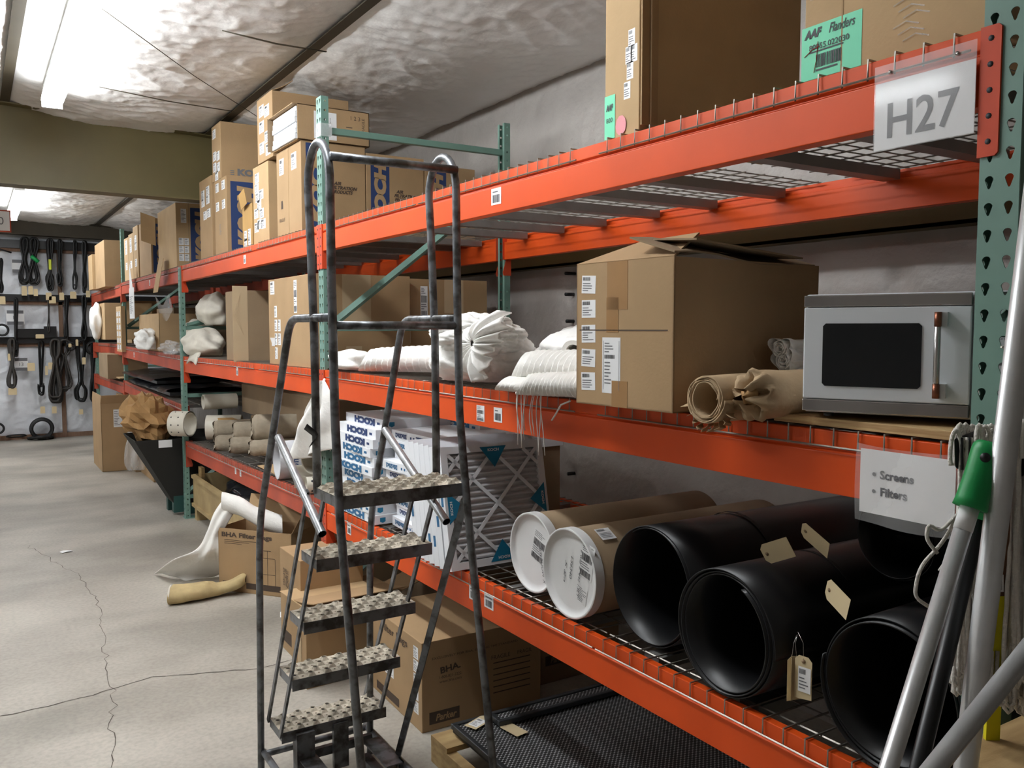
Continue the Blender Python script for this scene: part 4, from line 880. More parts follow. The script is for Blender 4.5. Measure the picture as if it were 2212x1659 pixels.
# drawstrings hanging over the beam
rd=random.Random(12)
cords=[(1118,842,1125,950),(1122,845,1118,960),(1128,842,1128,968),(1131,840,1136,930),(1134,845,1134,950),(1150,852,1148,940),(1156,850,1152,940),(1163,855,1162,975),(1168,855,1178,984),(1170,855,1166,984)]
for k,(a,b,c,d) in enumerate(cords):
    A=oX(a,b-6,-.075);B=oX(c,d,-.055); mb=MB(); pts=[A+Vector((.06,0,.02)),A]
    for i in range(1,9): t=i/8; pts.append(A.lerp(B,t)+Vector((0,.006*math.sin(t*5+k),0))+Vector((-.006*math.sin(PI*t),0,0)))
    mb.tube(pts,.0017,n=6); tag(centred(mb,'drawstring',CLOTH),'thin white drawstring dangling over the middle beam, %s from the left'%('first','second','third','fourth','fifth','sixth','seventh','eighth','ninth','tenth')[k],'string','drawstrings over the middle beam')
A=oX(1232,866,-.06);B=oX(1192,908,-.05); mb=MB(); mb.tube([A,A.lerp(B,.4)+Vector((0,.01,.012)),A.lerp(B,.8)+Vector((0,.0,.006)),B],.003,n=8); tag(centred(mb,'white_string',CLOTH),'short thick white cord curling over the beam next to the open brown box','string')
# canvas bags left of the worn box
def bag(label,px,py,X,r,seed,m_=CANVAS,amp=.3,name='canvas_bag',cat='bag',**k):
    c=oX(px,py,X); mb=crumple(tuple(c),r,seed,amp=amp,nu=60,nv=40,**k); return tag(centred(mb,name,m_),label,cat)
bag('cream canvas bag against the worn box with its corner over the beam',440,742,.12,(.17,.42,.13),41)
bag('cream canvas bag folded on top of the heap, left of the worn box',425,715,.20,(.14,.33,.11),43)
bag('greyish canvas bag tipped on the heap highest, against the worn box',462,672,.25,(.14,.32,.16),45)
mb=MB(); c=oX(415,765,-.02); mb.grid(lambda u,v:(c.x+.10*v-.01,c.y+.36*(u-.5)+.12*v,c.z-.09+.17*v+.03*math.sin(PI*u)),8,6); tag(centred(mb,'canvas_flap',CANVAS,solid=.012),'pointed corner of folded cream canvas hanging at the beam beside the second upright','canvas')
# ---------------- lowest shelf, nearest bay ----------------
D1=DZ[0]
def drum(label,P,R,L_,seed,rot=0):
    T=thing('fibre_drum',label,'drum',(P[0],P[1],P[2]),rot)
    mb=MB(); mb.tube([(.02,0,R),(L_,0,R)],R-.004,n=56); mb.build('tube',CARD4,T)
    mb=MB(); pr=[(0,R-.0),(-.001,R-.004),(.006,R-.010),(.014,R-.014),(.016,0)]
    mb.grid(lambda u,v:((0,-.002,.001,.012,.014,.014)[int(round(v*5))],(R+.001,R-.003,R-.008,R-.012,R-.03,0)[int(round(v*5))]*math.cos(2*PI*u),R+(R+.001,R-.003,R-.008,R-.012,R-.03,0)[int(round(v*5))]*math.sin(2*PI*u)),56,6,wrapu=True)
    mb.grid(lambda u,v:(.035*v,(R+.001)*math.cos(2*PI*u),R+(R+.001)*math.sin(2*PI*u)),56,2,wrapu=True); ld=mb.build('lid',WPLAS,T)
    return T
def rims(T,R): return
c1=oX(1143,1183,.06); c2=oX(1233,1231,.03)
T=drum('brown fibre drum with a white lid on the lowest shelf, left of its twin',(.07,c1.y,D1+.003),.148,.85,1)
paper_label((.0135,-.03,.175),(0,-1,-.3),(0,-.3,1),.09,.12,T,301,'long',mat('drum_print',(.74,.74,.73),.4)); letters('K MODIFIER',(.0125,-.055,.11),(0,.25,1),(0,1,-.25),T,GINK,w=.13,h=.016,shear=.3); letters('Lohann',(.0125,-.085,.11),(0,.25,1),(0,1,-.25),T,GINK,w=.09,h=.014,shear=.3)
T=drum('brown fibre drum with a handwritten white lid, between its twin and the black rolls',(.02,c2.y,D1+.003),.152,.95,2)
paper_label((.0135,-.085,.21),(0,-1,-.2),(0,-.2,1),.07,.12,T,302,'long',mat('drum_print',(.74,.74,.73),.4)); paper_label((.0135,-.06,.09),(0,-1,-.2),(0,-.2,1),.05,.06,T,303,'rows',mat('drum_print',(.74,.74,.73),.4))
mb=MB()
for s_,y,zz,w_ in (('E way Z 442 13LT',-.045,.16,.17),('LS6340',-.0,.17,.08),('5 ga',.035,.15,.08)): put_text(mb,s_,(.0125,y,zz),(0,.15,-1),(0,-1,-.15),w=w_,h=.013,shear=.3)
mb.build('handwriting',INK,T)
for (x,a,w_,h_) in ((.07,-.95,.05,.05),(.06,-2.95-.6,.07,.09)):
    pass
for (x,ang,w_,h_) in ((.10,math.radians(118),.06,.055),(.14,math.radians(186),.10,.10)):
    R=.1525; r_=Vector((1,0,0)); u_=Vector((0,math.sin(ang),-math.cos(ang)))*-1; n_=r_.cross(u_); cc=Vector((x,math.cos(ang)*R,R+math.sin(ang)*R))
    if n_.dot(cc-Vector((x,0,R)))<0: u_=-u_
    paper_label(tuple(cc),tuple(r_),tuple(u_),w_,h_,T,310,'ship',lift=.003)
def broll(label,c,R,L_,turns,seed,th,rot=0,squash=1):
    T=thing('black_sheet_roll',label,'roll',c,rot); n=int(turns*60); mb=MB(); r0=R-th*turns*1.9
    def pt(s,v):
        a=2*PI*turns*s+seed; rad=r0+(R-r0)*s+.003*noise.noise(Vector((a*.4,seed,v)))
        return (v*L_+(.006*math.sin(a*.8+seed) if v==0 else 0),rad*math.cos(a),R+rad*math.sin(a)*squash)
    mb.grid(pt,n,8); mb.build('rolled_sheet',BLACKR,T,solid=th*.9)
    return T
T=broll('thick black plastic roll on the lowest shelf, next to the white lidded drums',(.08,oX(1415,1268,.1).y,D1+.005),.186,1.1,1.6,1,.004,rot=-.02)
mb=MB(); mb.tube([(.36,.186*math.cos(a)*1.012,.186+.186*math.sin(a)*1.012) for a in [PI*1.0-i*PI/16 for i in range(17)]],(.001,.009),n=4,flat=(0,0,1)); mb.build('strap',BLK,T)
T=broll('black plastic roll of several layers on the lowest shelf, middle of the three large rolls',(.0,oX(1560,1390,0).y-.005,D1+.003),.172,1.15,3.2,2,.004,rot=-.02)
mb=MB(); mb.tube([(.34,.172*math.cos(a)*1.012,.172+.172*math.sin(a)*1.012) for a in [PI*.75-i*PI/16 for i in range(14)]],(.001,.009),n=4,flat=(0,0,1)); mb.build('strap',BLK,T)
T=broll('black plastic roll on the lowest shelf nearest the right upright, behind the poles',(.02,.215,D1+.003),.172,1.1,2.4,4,.004,rot=.03)
T=broll('small black plastic roll squeezed between the two right large rolls',(.24,.455,D1+.003),.068,.8,1.6,5,.003)
T=broll('dark plastic roll lying on top at the back of the lowest shelf under the beam',(.40,.46,D1+.31),.115,.75,2,7,.003,rot=-.02)
for k,(P,rot_,lab) in enumerate([(oX(1760,1165,.16),(.5,-.35,-.2),'manila tag wired to the strap of the black rolls, folded over'),(oX(1678,1190,.14),(-.45,-.2,.2),'manila tag tucked under the folded one on the left black roll'),(oX(1808,1292,.05),(.3,0,-.35),'curled manila tag tied on top of the roll nearest the upright')]):
    T=thing('manila_tag',lab,'tag',tuple(P),rot=rot_); mb=MB(); w_,l=.028,.095
    mb.prism([(-l/2,-w_),(l/2-.012,-w_),(l/2,-w_+.012),(l/2,w_-.012),(l/2-.012,w_),(-l/2,w_)],.0008,'x',0); mb.build('card',MANILA,T)
    mb=MB(); mb.tube([(-.0012,l/2-.014,0),(.001,l/2-.014,0)],.005,n=12); mb.build('eyelet',CARD4,T)
for k in range(3):
    P=oX(1722+ (0,-12,14)[k],1418,-.03-.004*k); 
    T=thing('manila_tag','manila tag hanging by wire from the black roll, %s'%('folded middle one','leftmost one','rightmost with bar code')[k],'tag',tuple(P),rz=(.9,-.9,.15)[k]); mb=MB()
    mb.prism([(-.022,-.10),(.022,-.11 if k<2 else -.105),(.022,-.01),(.012,0),(-.012,0),(-.022,-.01)],.0008,'x',0); mb.build('card',MANILA,T)
    mb=MB(); mb.tube([(-.0015,0,-.012),(.001,0,-.012)],.005,n=12); mb.build('eyelet',CARD4,T)
    mb=MB(); mb.tube([(0,0,-.01),(.004,.004,.03),(.01,.012*(k-1)+.01,.05)],.0007,n=5); mb.build('wire',SS,T)
    if k==2: paper_label((-.001,-.004,-.055),(0,-1,0),(0,0,1),.032,.06,T,320,'ship')
T=thing('paper_tag','pale paper disc hanging on the small black roll between the large ones','tag',tuple(oX(1677,1438,.10))); mb=MB(); mb.add([(0,.018*math.cos(a),.035*math.sin(a)) for a in [i*PI/10 for i in range(20)]],[tuple(range(20))]); mb.build('disc',CARD2,T,solid=.001)
# Koch cartons of pleated filters, stacked flat
def kbox(P,rz,txt,up,label,seed,m_=WHITEB,ink=BLUEP,th=.047,dim=False,side=True):
    T=thing('filter_carton_flat',label,'filter box',P,rz,None); W_=.50
    mb=MB(); mb.box((0,0,0),(.5,W_,th)); mb.build('body',m_,T,bevel=.0015)
    s=1 if up else -1; mb=MB()
    if txt=='KOCH':
        put_text(mb,'KOCH',(-.0008,.26 if up else .24,th*.5),(0,-s,0),(0,0,s),w=.27,h=th*.78,bold=.085)
        mb.quad((-.0008,.045,th*.35),(-.0008,.08,th*.35),(-.0008,.08,th*.6),(-.0008,.045,th*.6))
    else:
        put_text(mb,'20x20x2',(-.0008,.40 if not up else .1,th*.5),(0,-s,0),(0,0,s),w=.12,h=th*.5,bold=.04)
        put_text(mb,'Multi-Pleat',(-.0008,.15 if not up else .3,th*.5),(0,-s,0),(0,0,s),w=.19,h=th*.52,bold=.05)
        for k in range(2): mb.quad((-.0008,.26+.03*k,th*.35),(-.0008,.275+.03*k,th*.35),(-.0008,.275+.03*k,th*.6),(-.0008,.26+.03*k,th*.6))
    mb.build('lettering',ink,T)
    if side:
        mb=MB(); mb.add([(.03,-.0008,th*.72),(.03,-.0008,th*.3),(.045,-.0008,th*.15),(.06,-.0008,th*.3),(.06,-.0008,th*.72)],[(0,1,2,3,4)]); mb.build('emblem',TEAL,T)
    return T
rd=random.Random(7)
ORD=('lowest','second','third','fourth','fifth','sixth','seventh','eighth','ninth','tenth','topmost')
z_=D1+.004
for i in range(11):
    up=i<6 or False
    if i in (0,1,2,3,4,5): up=True
    if i>=6: up=False
    x=.0+rd.uniform(-.006,.02); yy=3.035+rd.uniform(-.02,.02)
    if i==10: x=.06
    kbox((x,yy,z_),rd.uniform(-.03,.03),'KOCH',up,'white filter carton with large blue lettering, %s from the bottom of the left stack'%ORD[i],i,ink=BLUEP if i<8 else NAVY); z_+=.0475
z_=D1+.004
for i in range(10):
    kbox((.085+rd.uniform(-.03,.03),2.50+rd.uniform(-.01,.01),z_),rd.uniform(-.09,.09),'M',False,'white filter carton with small lettering, %s from the bottom of the right stack'%ORD[i],i+20,ink=NAVY if i%2 else BLUEP,m_=WHITEB); z_+=.0478
z_=D1+.37
for i in range(3): kbox((.44,2.72+rd.uniform(-.01,.01),z_),rd.uniform(-.02,.02),'KOCH',False,'white filter carton lying behind the leaning filters, %s of three'%('lowest','middle','highest')[i],i+40,side=False); z_+=.0478
mb=MB(); mb.box((.62,2.74,D1+.005),(.93,3.2,D1+.368)); tag(centred(mb,'cardboard_box',CARD4),'plain box under the back stack of white filter cartons on the lowest shelf','box')
# standing filters
def filt(y,front,label):
    T=thing('pleated_air_filter',label,'filter',(-.062+ (0 if front else -.004*1),y,D1+.006),0,None,rot=(-.20,0,0))
    W_=.50; H_=.50; t=.045; mb=MB(); b=.03
    for a,c in (((0,0,0),(W_,t,b)),((0,0,H_-b),(W_,t,H_)),((0,0,b),(b,t,H_-b)),((W_-b,0,b),(W_,t,H_-b))): mb.box(a,c)
    mb.build('frame',WHITEB,T)
    if front:
        mb=MB(); mb.grid(lambda u,v:(b+(W_-2*b)*u,.008+.016*(.5+.5*math.cos(v*2*PI*17)),b+(H_-2*b)*v),2,17*8+1); mb.build('pleats',FILT,T)
        mb=MB(); s=.0075
        c=[b,W_/2,W_-b]
        for (x0,z0,x1,z1) in [(b,H_*.5,W_*.5,H_-b),(W_*.5,H_-b,W_-b,H_*.5),(b,H_*.5,W_*.5,b),(W_*.5,b,W_-b,H_*.5),(b,H_-b,W_-b,b),(b,b,W_-b,H_-b),(b,H_*.8,W_*.2,H_-b),(W_-b,H_*.8,W_*.8,H_-b),(b,H_*.2,W_*.2,b),(W_-b,H_*.2,W_*.8,b)]:
            d=Vector((x1-x0,z1-z0)); n=Vector((-d.y,d.x)).normalized()*s
            mb.prism([(x0-n.x,z0-n.y),(x1-n.x,z1-n.y),(x1+n.x,z1+n.y),(x0+n.x,z0+n.y)],.003,'y',.002)
        mb.build('lattice',WHITEB,T)
        mb=MB(); e=-.001
        for tri in [[(.5,1,-.13),(.5,1,.13),(.5,.82,0)]]: pass
        mb.add([(W_*.5-.065,e,H_-.012),(W_*.5+.065,e,H_-.012),(W_*.5,e,H_-.10)],[(0,1,2)])
        mb.add([(W_*.5-.065,e,.012),(W_*.5+.065,e,.012),(W_*.5,e,.10)],[(0,1,2)])
        mb.add([(.012,e,H_*.5-.065),(.012,e,H_*.5+.065),(.09,e,H_*.5)],[(0,1,2)]); mb.add([(W_-.012,e,H_*.5-.065),(W_-.012,e,H_*.5+.065),(W_-.09,e,H_*.5)],[(0,1,2)])
        mb.build('corner_print',TEAL,T)
        mb=MB(); put_text(mb,'KOCH',(W_*.5,e-.0005,H_-.026),(1,0,0),(0,0,1),w=.055,h=.012,bold=.04); put_text(mb,'KOCH',(W_*.5,e-.0005,.026),(-1,0,0),(0,0,-1),w=.055,h=.012,bold=.04); put_text(mb,'KOCH',(.026,e-.0005,H_*.5),(0,0,1),(-1,0,0),w=.055,h=.012,bold=.04); put_text(mb,'KOCH',(W_-.026,e-.0005,H_*.5),(0,0,-1),(1,0,0),w=.055,h=.012,bold=.04); mb.build('lettering',WHITEB,T)
    mb=MB(); k=int(y*1000)%3; mb.quad((-.0008,.012,.08+.09*k),(-.0008,.032,.08+.09*k),(-.0008,.032,.125+.09*k),(-.0008,.012,.125+.09*k)); mb.build('edge_print',BLUEP,T)
    return T
filt(2.09,True,'pleated air filter with a white lattice front, foremost of the leaning row')
for k in range(6): filt(2.14+.0475*k,False,'white framed filter leaning in the row, %s behind the foremost lattice one'%('first','second','third','fourth','fifth','sixth')[k])
# ---------------- floor: pallet with woven screens ----------------
T=thing('wooden_pallet','pale wooden pallet on the floor under the lowest shelf, carrying the woven screens','pallet',(-.12,.35,0))
mb=MB()
for y in (0,.42,.85,1.27,1.68): mb.box((0,y,.09),(1.1,y+.14,.112))
mb.build('deck_board',PINE,T)
for x in (0,.5,1.05): mb=MB(); mb.box((x,0,.0),(x+.045,1.82,.09)); mb.build('stringer',PINE,T,bevel=.002)
def screen(x,y,z,w_,d_,lab):
    T=thing('woven_screen',lab,'screen',(x,y,z),-.02); mb=MB(); b=.022
    for a,c in (((0,0,0),(w_,b,.022)),((0,d_-b,0),(w_,d_,.022)),((0,b,0),(b,d_-b,.022)),((w_-b,b,0),(w_,d_-b,.022))): mb.box(a,c)
    mb.build('frame',SCRF,T,bevel=.003); mb=MB(); mb.quad((b,b,.015),(w_-b,b,.015),(w_-b,d_-b,.015),(b,d_-b,.015)); mb.build('mesh',SCREEN,T)
    mb=MB(); mb.quad((b,b,.004),(w_-b,b,.004),(w_-b,d_-b,.004),(b,d_-b,.004)); mb.build('backing',BLKP,T); return T
screen(-.07,.42,.113,1.15,1.72,'dark woven screen panel at the bottom of the stack on the pallet')
screen(-.085,.40,.137,1.15,1.73,'dark woven screen panel lying uppermost on the pallet under the shelf')
screen(.10,1.99,.161,.98,.10,'narrow dark frame lying on the far edge of the woven screens')
for k,(px,py,rz,lab) in enumerate([(1035,1560,-1.2,'manila tag with a bar code lying on the woven screen near its corner'),(1108,1575,.15,'blank manila tag lying on the woven screen right of the bar coded one')]):
    P=oZ(px,py,.162); T=thing('manila_tag',lab,'tag',tuple(P),rz); mb=MB(); mb.prism([(-.03,-.06),(.03,-.06),(.03,.045),(.018,.06),(-.018,.06),(-.03,.045)],.001,'z',0); mb.build('card',MANILA,T)
    mb=MB(); mb.tube([(0,.046,.0012),(0,.046,.002)],.005,n=10); mb.build('eyelet',CARD4,T)
    if k==0: paper_label((0,-.01,.001),(1,0,0),(0,1,0),.045,.07,T,330)
T=thing('paper_scrap','small white paper scrap on the concrete floor left of the cloth','paper',tuple(oZ(135,1196,0)),.3); mb=MB(); mb.grid(lambda u,v:(.09*u,.06*v,.004+.006*math.sin(4*u)),4,3); mb.build('sheet',WHITE,T)
T=thing('paper_scrap','folded white paper scrap on the floor beside the ladder leg','paper',tuple(oZ(605,1335,0)),-.3); mb=MB(); mb.grid(lambda u,v:(.08*u,.10*v,.004+.02*math.sin(2.5*u)*v),4,3); mb.build('sheet',WHITE,T)
# ---------------- lowest shelf behind the ladder: tubes, wrapped rolls, long cartons ----------------
DB=.795
def zb2(y): return .805-.075*(y-LB)/LB   # sagging deck of the second bay
spine=spl
def pvc(label,c,r,L_,holes=True,m_=CREAM,rot=0,name='perforated_pipe',r2=None):
    T=thing(name,label,'pipe',c,rot); mb=MB()
    mb.tube([(0,0,r),(L_,0,r)],r,n=36,cap=False); mb.tube([(0,0,r),(L_,0,r)],r*.9,n=36,cap=False); mb.grid(lambda u,v:(0,(r*.9+r*.1*v)*math.cos(2*PI*u),r+(r*.9+r*.1*v)*math.sin(2*PI*u)),36,2,wrapu=True); mb.build('pipe',m_,T)
    if holes:
        mb=MB()
        for k in range(10):
            a=2*PI*k/10
            for x in (.03,.10): mb.tube([(x+.01*(k%2),r*1.004*math.cos(a),r+r*1.004*math.sin(a)),(x+.01*(k%2),r*.98*math.cos(a),r+r*.98*math.sin(a))],.007,n=8)
        mb.build('bolt_holes',INK,T)
    return T
P=oX(412,925,-.06); T=pvc('white drilled pipe ring sticking out over the shelf end at the second upright',(-.13,7.28,.80),.115,.16,rot=-.75)
T=pvc('second white pipe ring just behind the first at the second upright',(.10,7.02,.78),.11,.3,holes=False,rot=-.4)
T=pvc('white pipe cap visible above the drilled ring at the second upright',(.12,7.25,1.03),.07,.3,holes=False)
c=oX(672,1000,.05); T=pvc('cream drilled flange ring lying on the lowest shelf left of the first upright',(.03,4.02,zb2(4.0)+.11),.085,.12,rot=.5)
T=pvc('cream flange pipe standing under the drilled ring beside the first upright',(-.02,4.20,zb2(4.1)+.005),.07,.3,holes=False,rot=-.3)
T=pvc('small cream flange with a bolt circle nearest the first upright on the lowest shelf',(-.02,3.98,zb2(4.0)+.005),.05,.2,rot=-.2)
T=pvc('grey wrapped filter canister with blue print on the lowest shelf behind the ladder handrail',(-.0,4.62,zb2(4.6)+.005),.125,.5,holes=False,rot=-.1,m_=FILT)
letters('OTIX',(.10,-.126,.13),(0,0,1),(-1,0,0),T,NAVY,w=.09,h=.03,bold=.03)
def wrap(label,px,py,X,r,L_,seed,m_=KRAFT,rot=-.3):
    c=oX(px,py,X); T=thing('wrapped_roll',label,'roll',(c.x,c.y,c.z-r),rot); mb=MB()
    def f(u,v):
        a=2*PI*u; x=L_*v; k=1+.06*noise.noise(Vector((math.cos(a)*2,x*6,seed)))-.06*max(0,ridged(Vector((math.cos(a)*2+x*9,math.sin(a)*2,seed))))**3
        if v<.08: k*=.8+2.3*v
        return (x,r*k*math.cos(a),r+r*k*math.sin(a))
    mb.grid(f,32,24,wrapu=True); mb.build('wrapper',m_,T)
    mb=MB(); mb.grid(lambda u,v:(-.012*math.sin(7*u*PI),r*(.35+.55*v)*math.cos(2*PI*u),r+r*(.35+.55*v)*math.sin(2*PI*u)),24,3,wrapu=True); mb.build('crumpled_end',m_,T); return T
DKR=mat('dusty_kraft',(.36,.30,.22),.85,var=.25,vscale=12,bump=.4,bscale=30)
wrap('dusty paper wrapped roll with an open end, upper left of the heap',463,928,.08,.085,.30,1,DKR)
wrap('dusty paper wrapped roll in the middle of the heap on the lowest shelf',505,932,.08,.08,.30,2,DKR)
wrap('dusty paper wrapped roll at the upper right of the heap on the lowest shelf',545,925,.08,.10,.32,3,DKR)
wrap('dusty paper wrapped roll lying lowest and leftmost in the heap on the shelf',465,958,.04,.07,.34,4,DKR)
wrap('dusty paper wrapped roll lying low in the heap, second from the left',498,962,.04,.07,.34,5,DKR)
wrap('dusty paper wrapped roll with a torn end, low and right in the heap',540,968,.03,.06,.34,6,DKR)
wrap('small torn paper roll lying alone right of the heap on the lowest shelf',562,960,.12,.045,.4,7,DKR,rot=-.6)
T=thing('cardboard_sheet','flat pale cardboard sheet on the lowest shelf in front of the pipes','cardboard',(.05,4.7,zb2(5)+.008)); mb=MB(); mb.box((0,0,0),(.4,.55,.006)); mb.build('sheet',CARD2,T)
T=carton('long_carton','long brown carton lying open at its end on the lowest shelf under the middle beam','box',(.46,5.0,zb2(6)+.24),2.2,.26,.5,m_=CARD4,open_top=False)
T=carton('long_carton','flat long brown carton beneath the open long carton on the lowest shelf','box',(.46,4.9,zb2(6)+.02),2.0,.21,.55,m_=CARD)
T=carton('cardboard_box','brown carton end standing beside the wrapped rolls near the second upright','box',(.17,6.62,zb2(6.8)+.008),.42,.23,.12,m_=CARD3)
# black film-wrapped mats, far bay
for k,(y0,y1,zt,lab) in enumerate([(8.2,10.6,1.13,'lower bundle of black mats wrapped in shiny film in the far bay'),(8.9,11.0,1.21,'upper bundle of black mats wrapped in film in the far bay, by the capped upright')]):
    T=thing('black_mat_bundle',lab,'mat',(.01,y0,zt-.0)); 
    mb=MB(); mb.grid(lambda u,v:(-.06+.9*u,(y1-y0)*v,.045*math.sin(PI*min(1,max(0,u*1.02)))**.3+.018*noise.noise(Vector((u*4,v*6,k)))),24,40); mb.build('film',mat('black_film',(.02,.021,.025),.16,bump=.5,bscale=10,bdist=.02),T)
    mb=MB(); mb.box((.0,0,-.03),(.8,(y1-y0),.0)); mb.build('mats',BLKP,T)
mb=MB(); mb.grid(lambda u,v:(-.09+.25*u,8.0+1.2*v,1.06-.06*(1-u)+.04*noise.noise(Vector((u*6,v*9,4)))),14,30); tag(centred(mb,'clear_film',FILM),'loose clear film over the beam edge below the black mats','plastic')
mb=MB(); mb.box((-.04,11.3,1.115),(.5,12.0,1.13)); tag(centred(mb,'board',CARD2),'pale flat board on the far lowest shelf past the black mats','board')
mb=crumple((-.02,10.22,.34),(.12,.14,.34),52,amp=.35,nu=50,nv=36,fr=2); tag(centred(mb,'clear_bag',FILM),'clear plastic bag of scrap standing on the floor behind the tall box','bag')
mb=crumple((.20,11.22,.18),(.16,.2,.18),53,amp=.5,nu=40,nv=30,fr=3); tag(centred(mb,'scrap_heap',DKR),'heap of torn paper and scrap on the floor between the two tall boxes','scrap')
# funnel cart with crumpled kraft paper
P=oZ(400,1085,0)
T=thing('black_hopper','black tapered hopper standing on green feet before the second upright, filled with brown paper','hopper',(-.06,7.78,0))
mb=MB(); top=[(-.36,-.22),(.42,-.22),(.42,.50),(-.36,.50)]; bot=[(-.02,-.16),(.30,-.16),(.30,.2),(-.02,.2)]
vs=[(x,y,.74) for x,y in top]+[(x,y,.11) for x,y in bot]; mb.add(vs,[(i,(i+1)%4,4+(i+1)%4,4+i) for i in range(4)]+[(4,5,6,7)]); mb.build('hopper_body',mat('black_matte',(.018,.017,.014),.85),T,solid=.008)
mb=MB(); mb.box((-.03,-.17,.03),(.06,-.08,.20)); mb.box((.12,-.16,.0),(.20,-.08,.13)); mb.box((-.03,.12,.0),(.05,.2,.13)); mb.build('foot',mat('dark_green_feet',(.02,.07,.06),.5),T)
paper_label((-.10,-.223,.70),(1,0,0),(0,0,1),.12,.07,T,400,'plain',WHITE)
c=oX(362,938,-.18); mb=crumple((-.24,7.98,.91),(.20,.28,.21),61,amp=.5,nu=26,nv=16,fr=2.3,rid=1.2,flat=False,sm=False); tag(centred(mb,'crumpled_paper',KRAFT2),'large crumpled ball of brown kraft paper on top of the black hopper','paper')
# plywood crate on the floor in the second bay
T=thing('plywood_crate','long plywood crate with scarred boards under the lowest shelf right of the second upright','crate',(.05,5.50,0))
mb=MB(); L_=1.9
mb.box((0,0,.12),(.018,L_,.415)); mb.box((.85,0,.12),(.868,L_,.415)); mb.box((0,-.018,.12),(.868,0,.42)); mb.box((0,L_,.12),(.868,L_+.018,.415)); mb.box((0,0,.12),(.86,L_,.135)); mb.build('crate_sides',PLYC,T)
mb=MB(); mb.box((-.02,0,.385),(0,L_,.415)); mb.box((-.02,0,.12),(0,L_,.15)); mb.build('rail',PLYC,T)
for y in (.05,L_-.12): mb=MB(); mb.box((0,y,0),(.85,y+.09,.12)); mb.build('skid',PLYC,T)
mb=MB(); mb.box((.03,L_-.2,.40),(.06,L_-.08,.50)); mb.build('upright_block',PINE,T)
mb=crumple((.45,6.45,.30),(.33,.75,.15),63,amp=.3,nu=50,nv=30,fr=2); tag(centred(mb,'black_plastic_sheet',mat('black_film',(.02,.021,.025),.16)),'black plastic heaped inside the long plywood crate','plastic')
# white cloth spilling out of the filter bag box
T=thing('white_filter_bag','long white filter cloth spilling from the open lettered box down onto the floor','filter bag',tuple(oZ(430,1245,0)))
o_=T.location
Yp=4.98
C_=[oY(610,1135,4.75),oY(560,1118,4.85),oY(520,1095,4.95),oY(480,1082,5.05)]
mb=MB()
def arm(u,v):
    p=spine(C_,v); a=2*PI*u; r=.072-.012*v+.008*noise.noise(Vector((a,v*6,1))); return (p.x-o_.x+.02*math.cos(a),p.y-o_.y+r*math.cos(a)*.9,p.z-o_.z+r*math.sin(a))
mb.grid(arm,24,24,wrapu=True); mb.build('sleeve',CLOTH,T)
# hanging part: left and right outline in the plane beside the box
Lf=[oY(483,1078,5.05),oY(462,1110,5.08),oY(447,1150,5.10),oY(425,1185,5.13),oY(372,1208,5.22),oZ(334,1238,.02)]
Rt=[oY(510,1100,5.0),oY(492,1130,5.0),oY(478,1160,5.03),oY(474,1200,5.04),oZ(472,1240,.025),oZ(402,1252,.012)]
def sheetp(u,v):
    a=spine(Lf,v);b=spine(Rt,v); p=a.lerp(b,u); off=.03*math.sin(PI*u)*(1-v)+.010*math.sin(9*u+4*v)*math.sin(PI*u)
    return (p.x-o_.x-off,p.y-o_.y-off,max(.004,p.z+.01*math.sin(6*v+5*u)*v)-o_.z)
mb=MB(); mb.grid(sheetp,24,40); mb.build('draped_cloth',CLOTH,T,solid=.004)
# yellowed sock on the floor
A=oZ(372,1285,.05);B=oZ(440,1275,.06);C2=oZ(482,1270,.05);D_=oZ(532,1250,.10)
T=thing('filter_sock','yellowed limp filter sock lying on the floor in front of the lettered open box','filter bag',(A.x,A.y,0)); pts=[A,B,C2,D_]
def sock(u,v):
    p=spine(pts,v); a=2*PI*u; r=.085*(1-v)**.6*.9+.022+(.028*math.exp(-((v-.9)/.12)**2)); k=1+.16*noise.noise(Vector((math.cos(a)*2,v*7,3)))
    z=max(.004,p.z+r*.62*k*math.sin(a)); return (p.x-A.x+.5*r*math.cos(a)*k,p.y-A.y+r*math.cos(a)*k*.95,z)
mb=MB(); mb.grid(sock,36,44,wrapu=True); mb.build('sock',YCANV,T)
mb=MB(); mb.tube([(.0+.03*math.cos(a)-.01,.085*math.cos(a),.055+.05*math.sin(a)) for a in [2*PI*i/24 for i in range(24)]],.007,n=8,closed=True); mb.build('cuff_ring',CANVAS,T)
